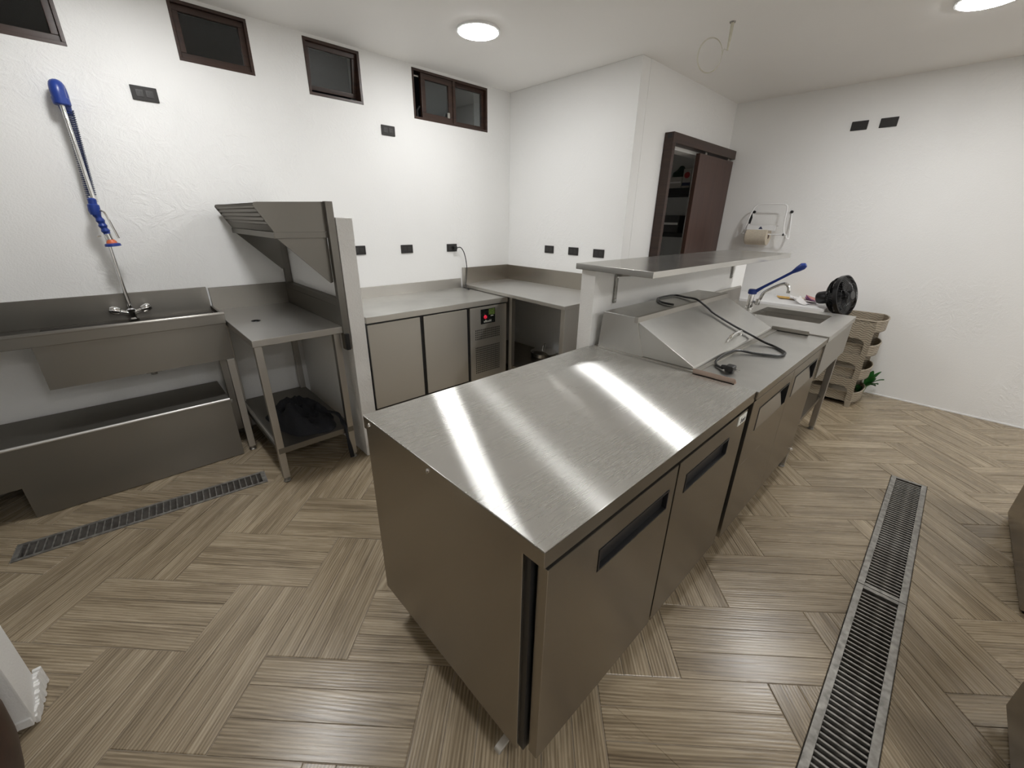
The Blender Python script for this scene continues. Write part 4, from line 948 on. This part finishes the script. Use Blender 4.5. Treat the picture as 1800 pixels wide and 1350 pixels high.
# rattan tower
rt = thing('rattan_shelf', 'taupe rattan-look plastic shelf tower by the right wall', 'shelf', (4.68, .48, 0))
rx0, rx1, ry0, ry1 = 4.435, 4.930, .318, .655
tiers = [.030, .245, .460, .672]
for k, z in enumerate(tiers):
    h = .094
    pts = [(rx0 + .03, ry1), (rx0 + .03, ry0)] + [(rx0 + .03 + (rx1 - rx0 - .06) * q / 8, ry0 - .055 * math.sin(math.pi * q / 8) ** .6) for q in range(1, 8)] + [(rx1 - .03, ry0), (rx1 - .03, ry1)]
    MB().prism(pts, z, z + .010).build('tray_floor', 'rattan_plain', rt)
    m = MB(); n = len(pts); c = Vector((sum(p[0] for p in pts) / n, sum(p[1] for p in pts) / n)); vs = []
    inn = [tuple(Vector(p) + (c - Vector(p)).normalized() * .007) for p in pts]
    vs = [(*p, z) for p in pts] + [(*p, z + h) for p in pts] + [(*p, z + h) for p in inn] + [(*p, z) for p in inn]
    fs = []
    for i in range(n):
        j = (i + 1) % n; fs += [(i, j, n + j, n + i), (n + i, n + j, 2 * n + j, 2 * n + i), (2 * n + i, 2 * n + j, 3 * n + j, 3 * n + i)]
    tw = m.add(vs, fs).build('tray_wall', 'rattan', rt)
    MB().tube([(*p, z + h) for p in pts], .006, 6, True).build('tray_rim', 'rattan_plain', tw)
# side frames with arched openings, woven panels above each arch
for x in (rx0, rx1 - .012):
    for k in range(3):
        z0, z1 = tiers[k] + .012, tiers[k + 1] + .012
        # outline: two posts and a panel with an arched opening below
        pts = [(ry0 - .012, z0), (ry0 + .032, z0)]
        zo = z0 + .118
        pts += [(ry0 + .032, zo - .02), (ry0 + .040, zo), (ry0 + .060, zo + .016), (ry0 + .09, zo + .022), (ry1 - .09, zo + .022), (ry1 - .060, zo + .016), (ry1 - .040, zo), (ry1 - .032, zo - .02), (ry1 - .032, z0), (ry1 + .012, z0), (ry1 + .004, z1), (ry0 - .004, z1)]
        MB().prism(pts, x, x + .012, 'yz').build('side_panel', 'rattan', rt, smooth=False)
    z0 = tiers[3] + .012
    MB().prism([(ry0 - .012, z0), (ry1 + .012, z0), (ry1 + .006, .740), (ry0 - .006, .740)], x, x + .012, 'yz').build('side_panel', 'rattan', rt, smooth=False)
    for y in (ry0 + .004, ry1 - .004): MB().prism([(y - .018, .0), (y + .016, .0), (y + .026, .06), (y - .022, .06)], x - .002, x + .014, 'yz').build('foot', 'rattan_plain', rt, bevel=.002)
tag(box(4.49, 4.56, .335, .40, .6835, .752).build('small_box', 'redprint', bevel=.004), 'small red packet in the top tray of the rattan tower', 'packet')
# leafy plant in the bottom tray corner
pl = thing('leafy_greens', 'bright green leaves sticking out beside the rattan tower', 'plant', (4.86, .30, .041))
def leafm(base, tip, w, up):
    b, t = Vector(base), Vector(tip); d = (t - b); s = d.cross(Vector(up)).normalized(); m = MB(); vs = []; n = 7
    for i in range(n):
        q = i / (n - 1); ww = w * math.sin(math.pi * min(.98, q * .95 + .04)) ; c = b + d * q + Vector((0, 0, .025 * math.sin(math.pi * q)))
        vs += [c - s * ww + Vector((0, 0, .008)), c, c + s * ww + Vector((0, 0, .008))]
    f = []
    for i in range(n - 1): f += [(3 * i, 3 * i + 1, 3 * i + 4, 3 * i + 3), (3 * i + 1, 3 * i + 2, 3 * i + 5, 3 * i + 4)]
    k = len(vs); vs += [Vector(p) - Vector((0, 0, .0015)) for p in vs]; f += [tuple(k + q for q in reversed(g)) for g in f]
    return m.add(vs, f)
for k, (tipv, w) in enumerate([((4.84, .16, .20), .035), ((4.78, .185, .165), .035), ((4.90, .20, .25), .03), ((4.76, .23, .23), .03), ((4.83, .20, .13), .04), ((4.93, .22, .17), .03), ((4.80, .25, .27), .028)]):
    leafm((4.86, .28, .075), tipv, w, (0, 0, 1)).build('leaf', 'leaf', pl, angle=80)
MB().lathe([(.0, 0), (.03, 0), (.04, .05), (.032, .055), (.0, .05)], (4.86, .30, .041), (0, 0, 1), 14).build('stalk', 'leaf', pl)

# ------------------------------------------------------------------ things cut by the frame
c1 = thing('steel_cabinet', 'dark steel cabinet corner at the lower right edge', 'cabinet', (2.0, -.85, 0))
box(1.22, 1.760, -1.15, -.512, .06, .86).build('body', 'steel_smooth', c1, bevel=.004); box(1.20, 1.78, -1.16, -.500, .86, .90).build('worktop', 'steel_smooth', c1, bevel=.003)
box(1.24, 1.74, -1.13, -.535, 0, .06).build('plinth', 'blackp', c1)
c2 = thing('steel_bench', 'steel bench end at the right edge beyond the near cabinet', 'cabinet', (2.75, -.9, 0))
box(2.40, 3.30, -1.25, -.585, .02, .86).build('body', 'steel_smooth', c2, bevel=.004); box(2.38, 3.32, -1.26, -.575, .86, .90).build('worktop', 'steel_smooth', c2, bevel=.003)
box(2.42, 3.28, -1.23, -.60, 0, .02).build('plinth', 'blackp', c2)
bs = thing('round_stool', 'dark brown rounded drum stool at the lower left edge', 'stool', (-.72, 1.34, 0))
MB().lathe([(.0, .0), (.175, .0), (.19, .012), (.212, .10), (.230, .20), (.236, .30), (.228, .40), (.20, .47), (.0, .47)], (-.72, 1.34, 0), (0, 0, 1), 40).build('drum_body', 'brownseat', bs)
MB().lathe([(.0, .500), (.15, .497), (.195, .488), (.202, .474), (.0, .4705)], (-.72, 1.34, 0), (0, 0, 1), 40).build('seat_pad', 'brownseat', bs)
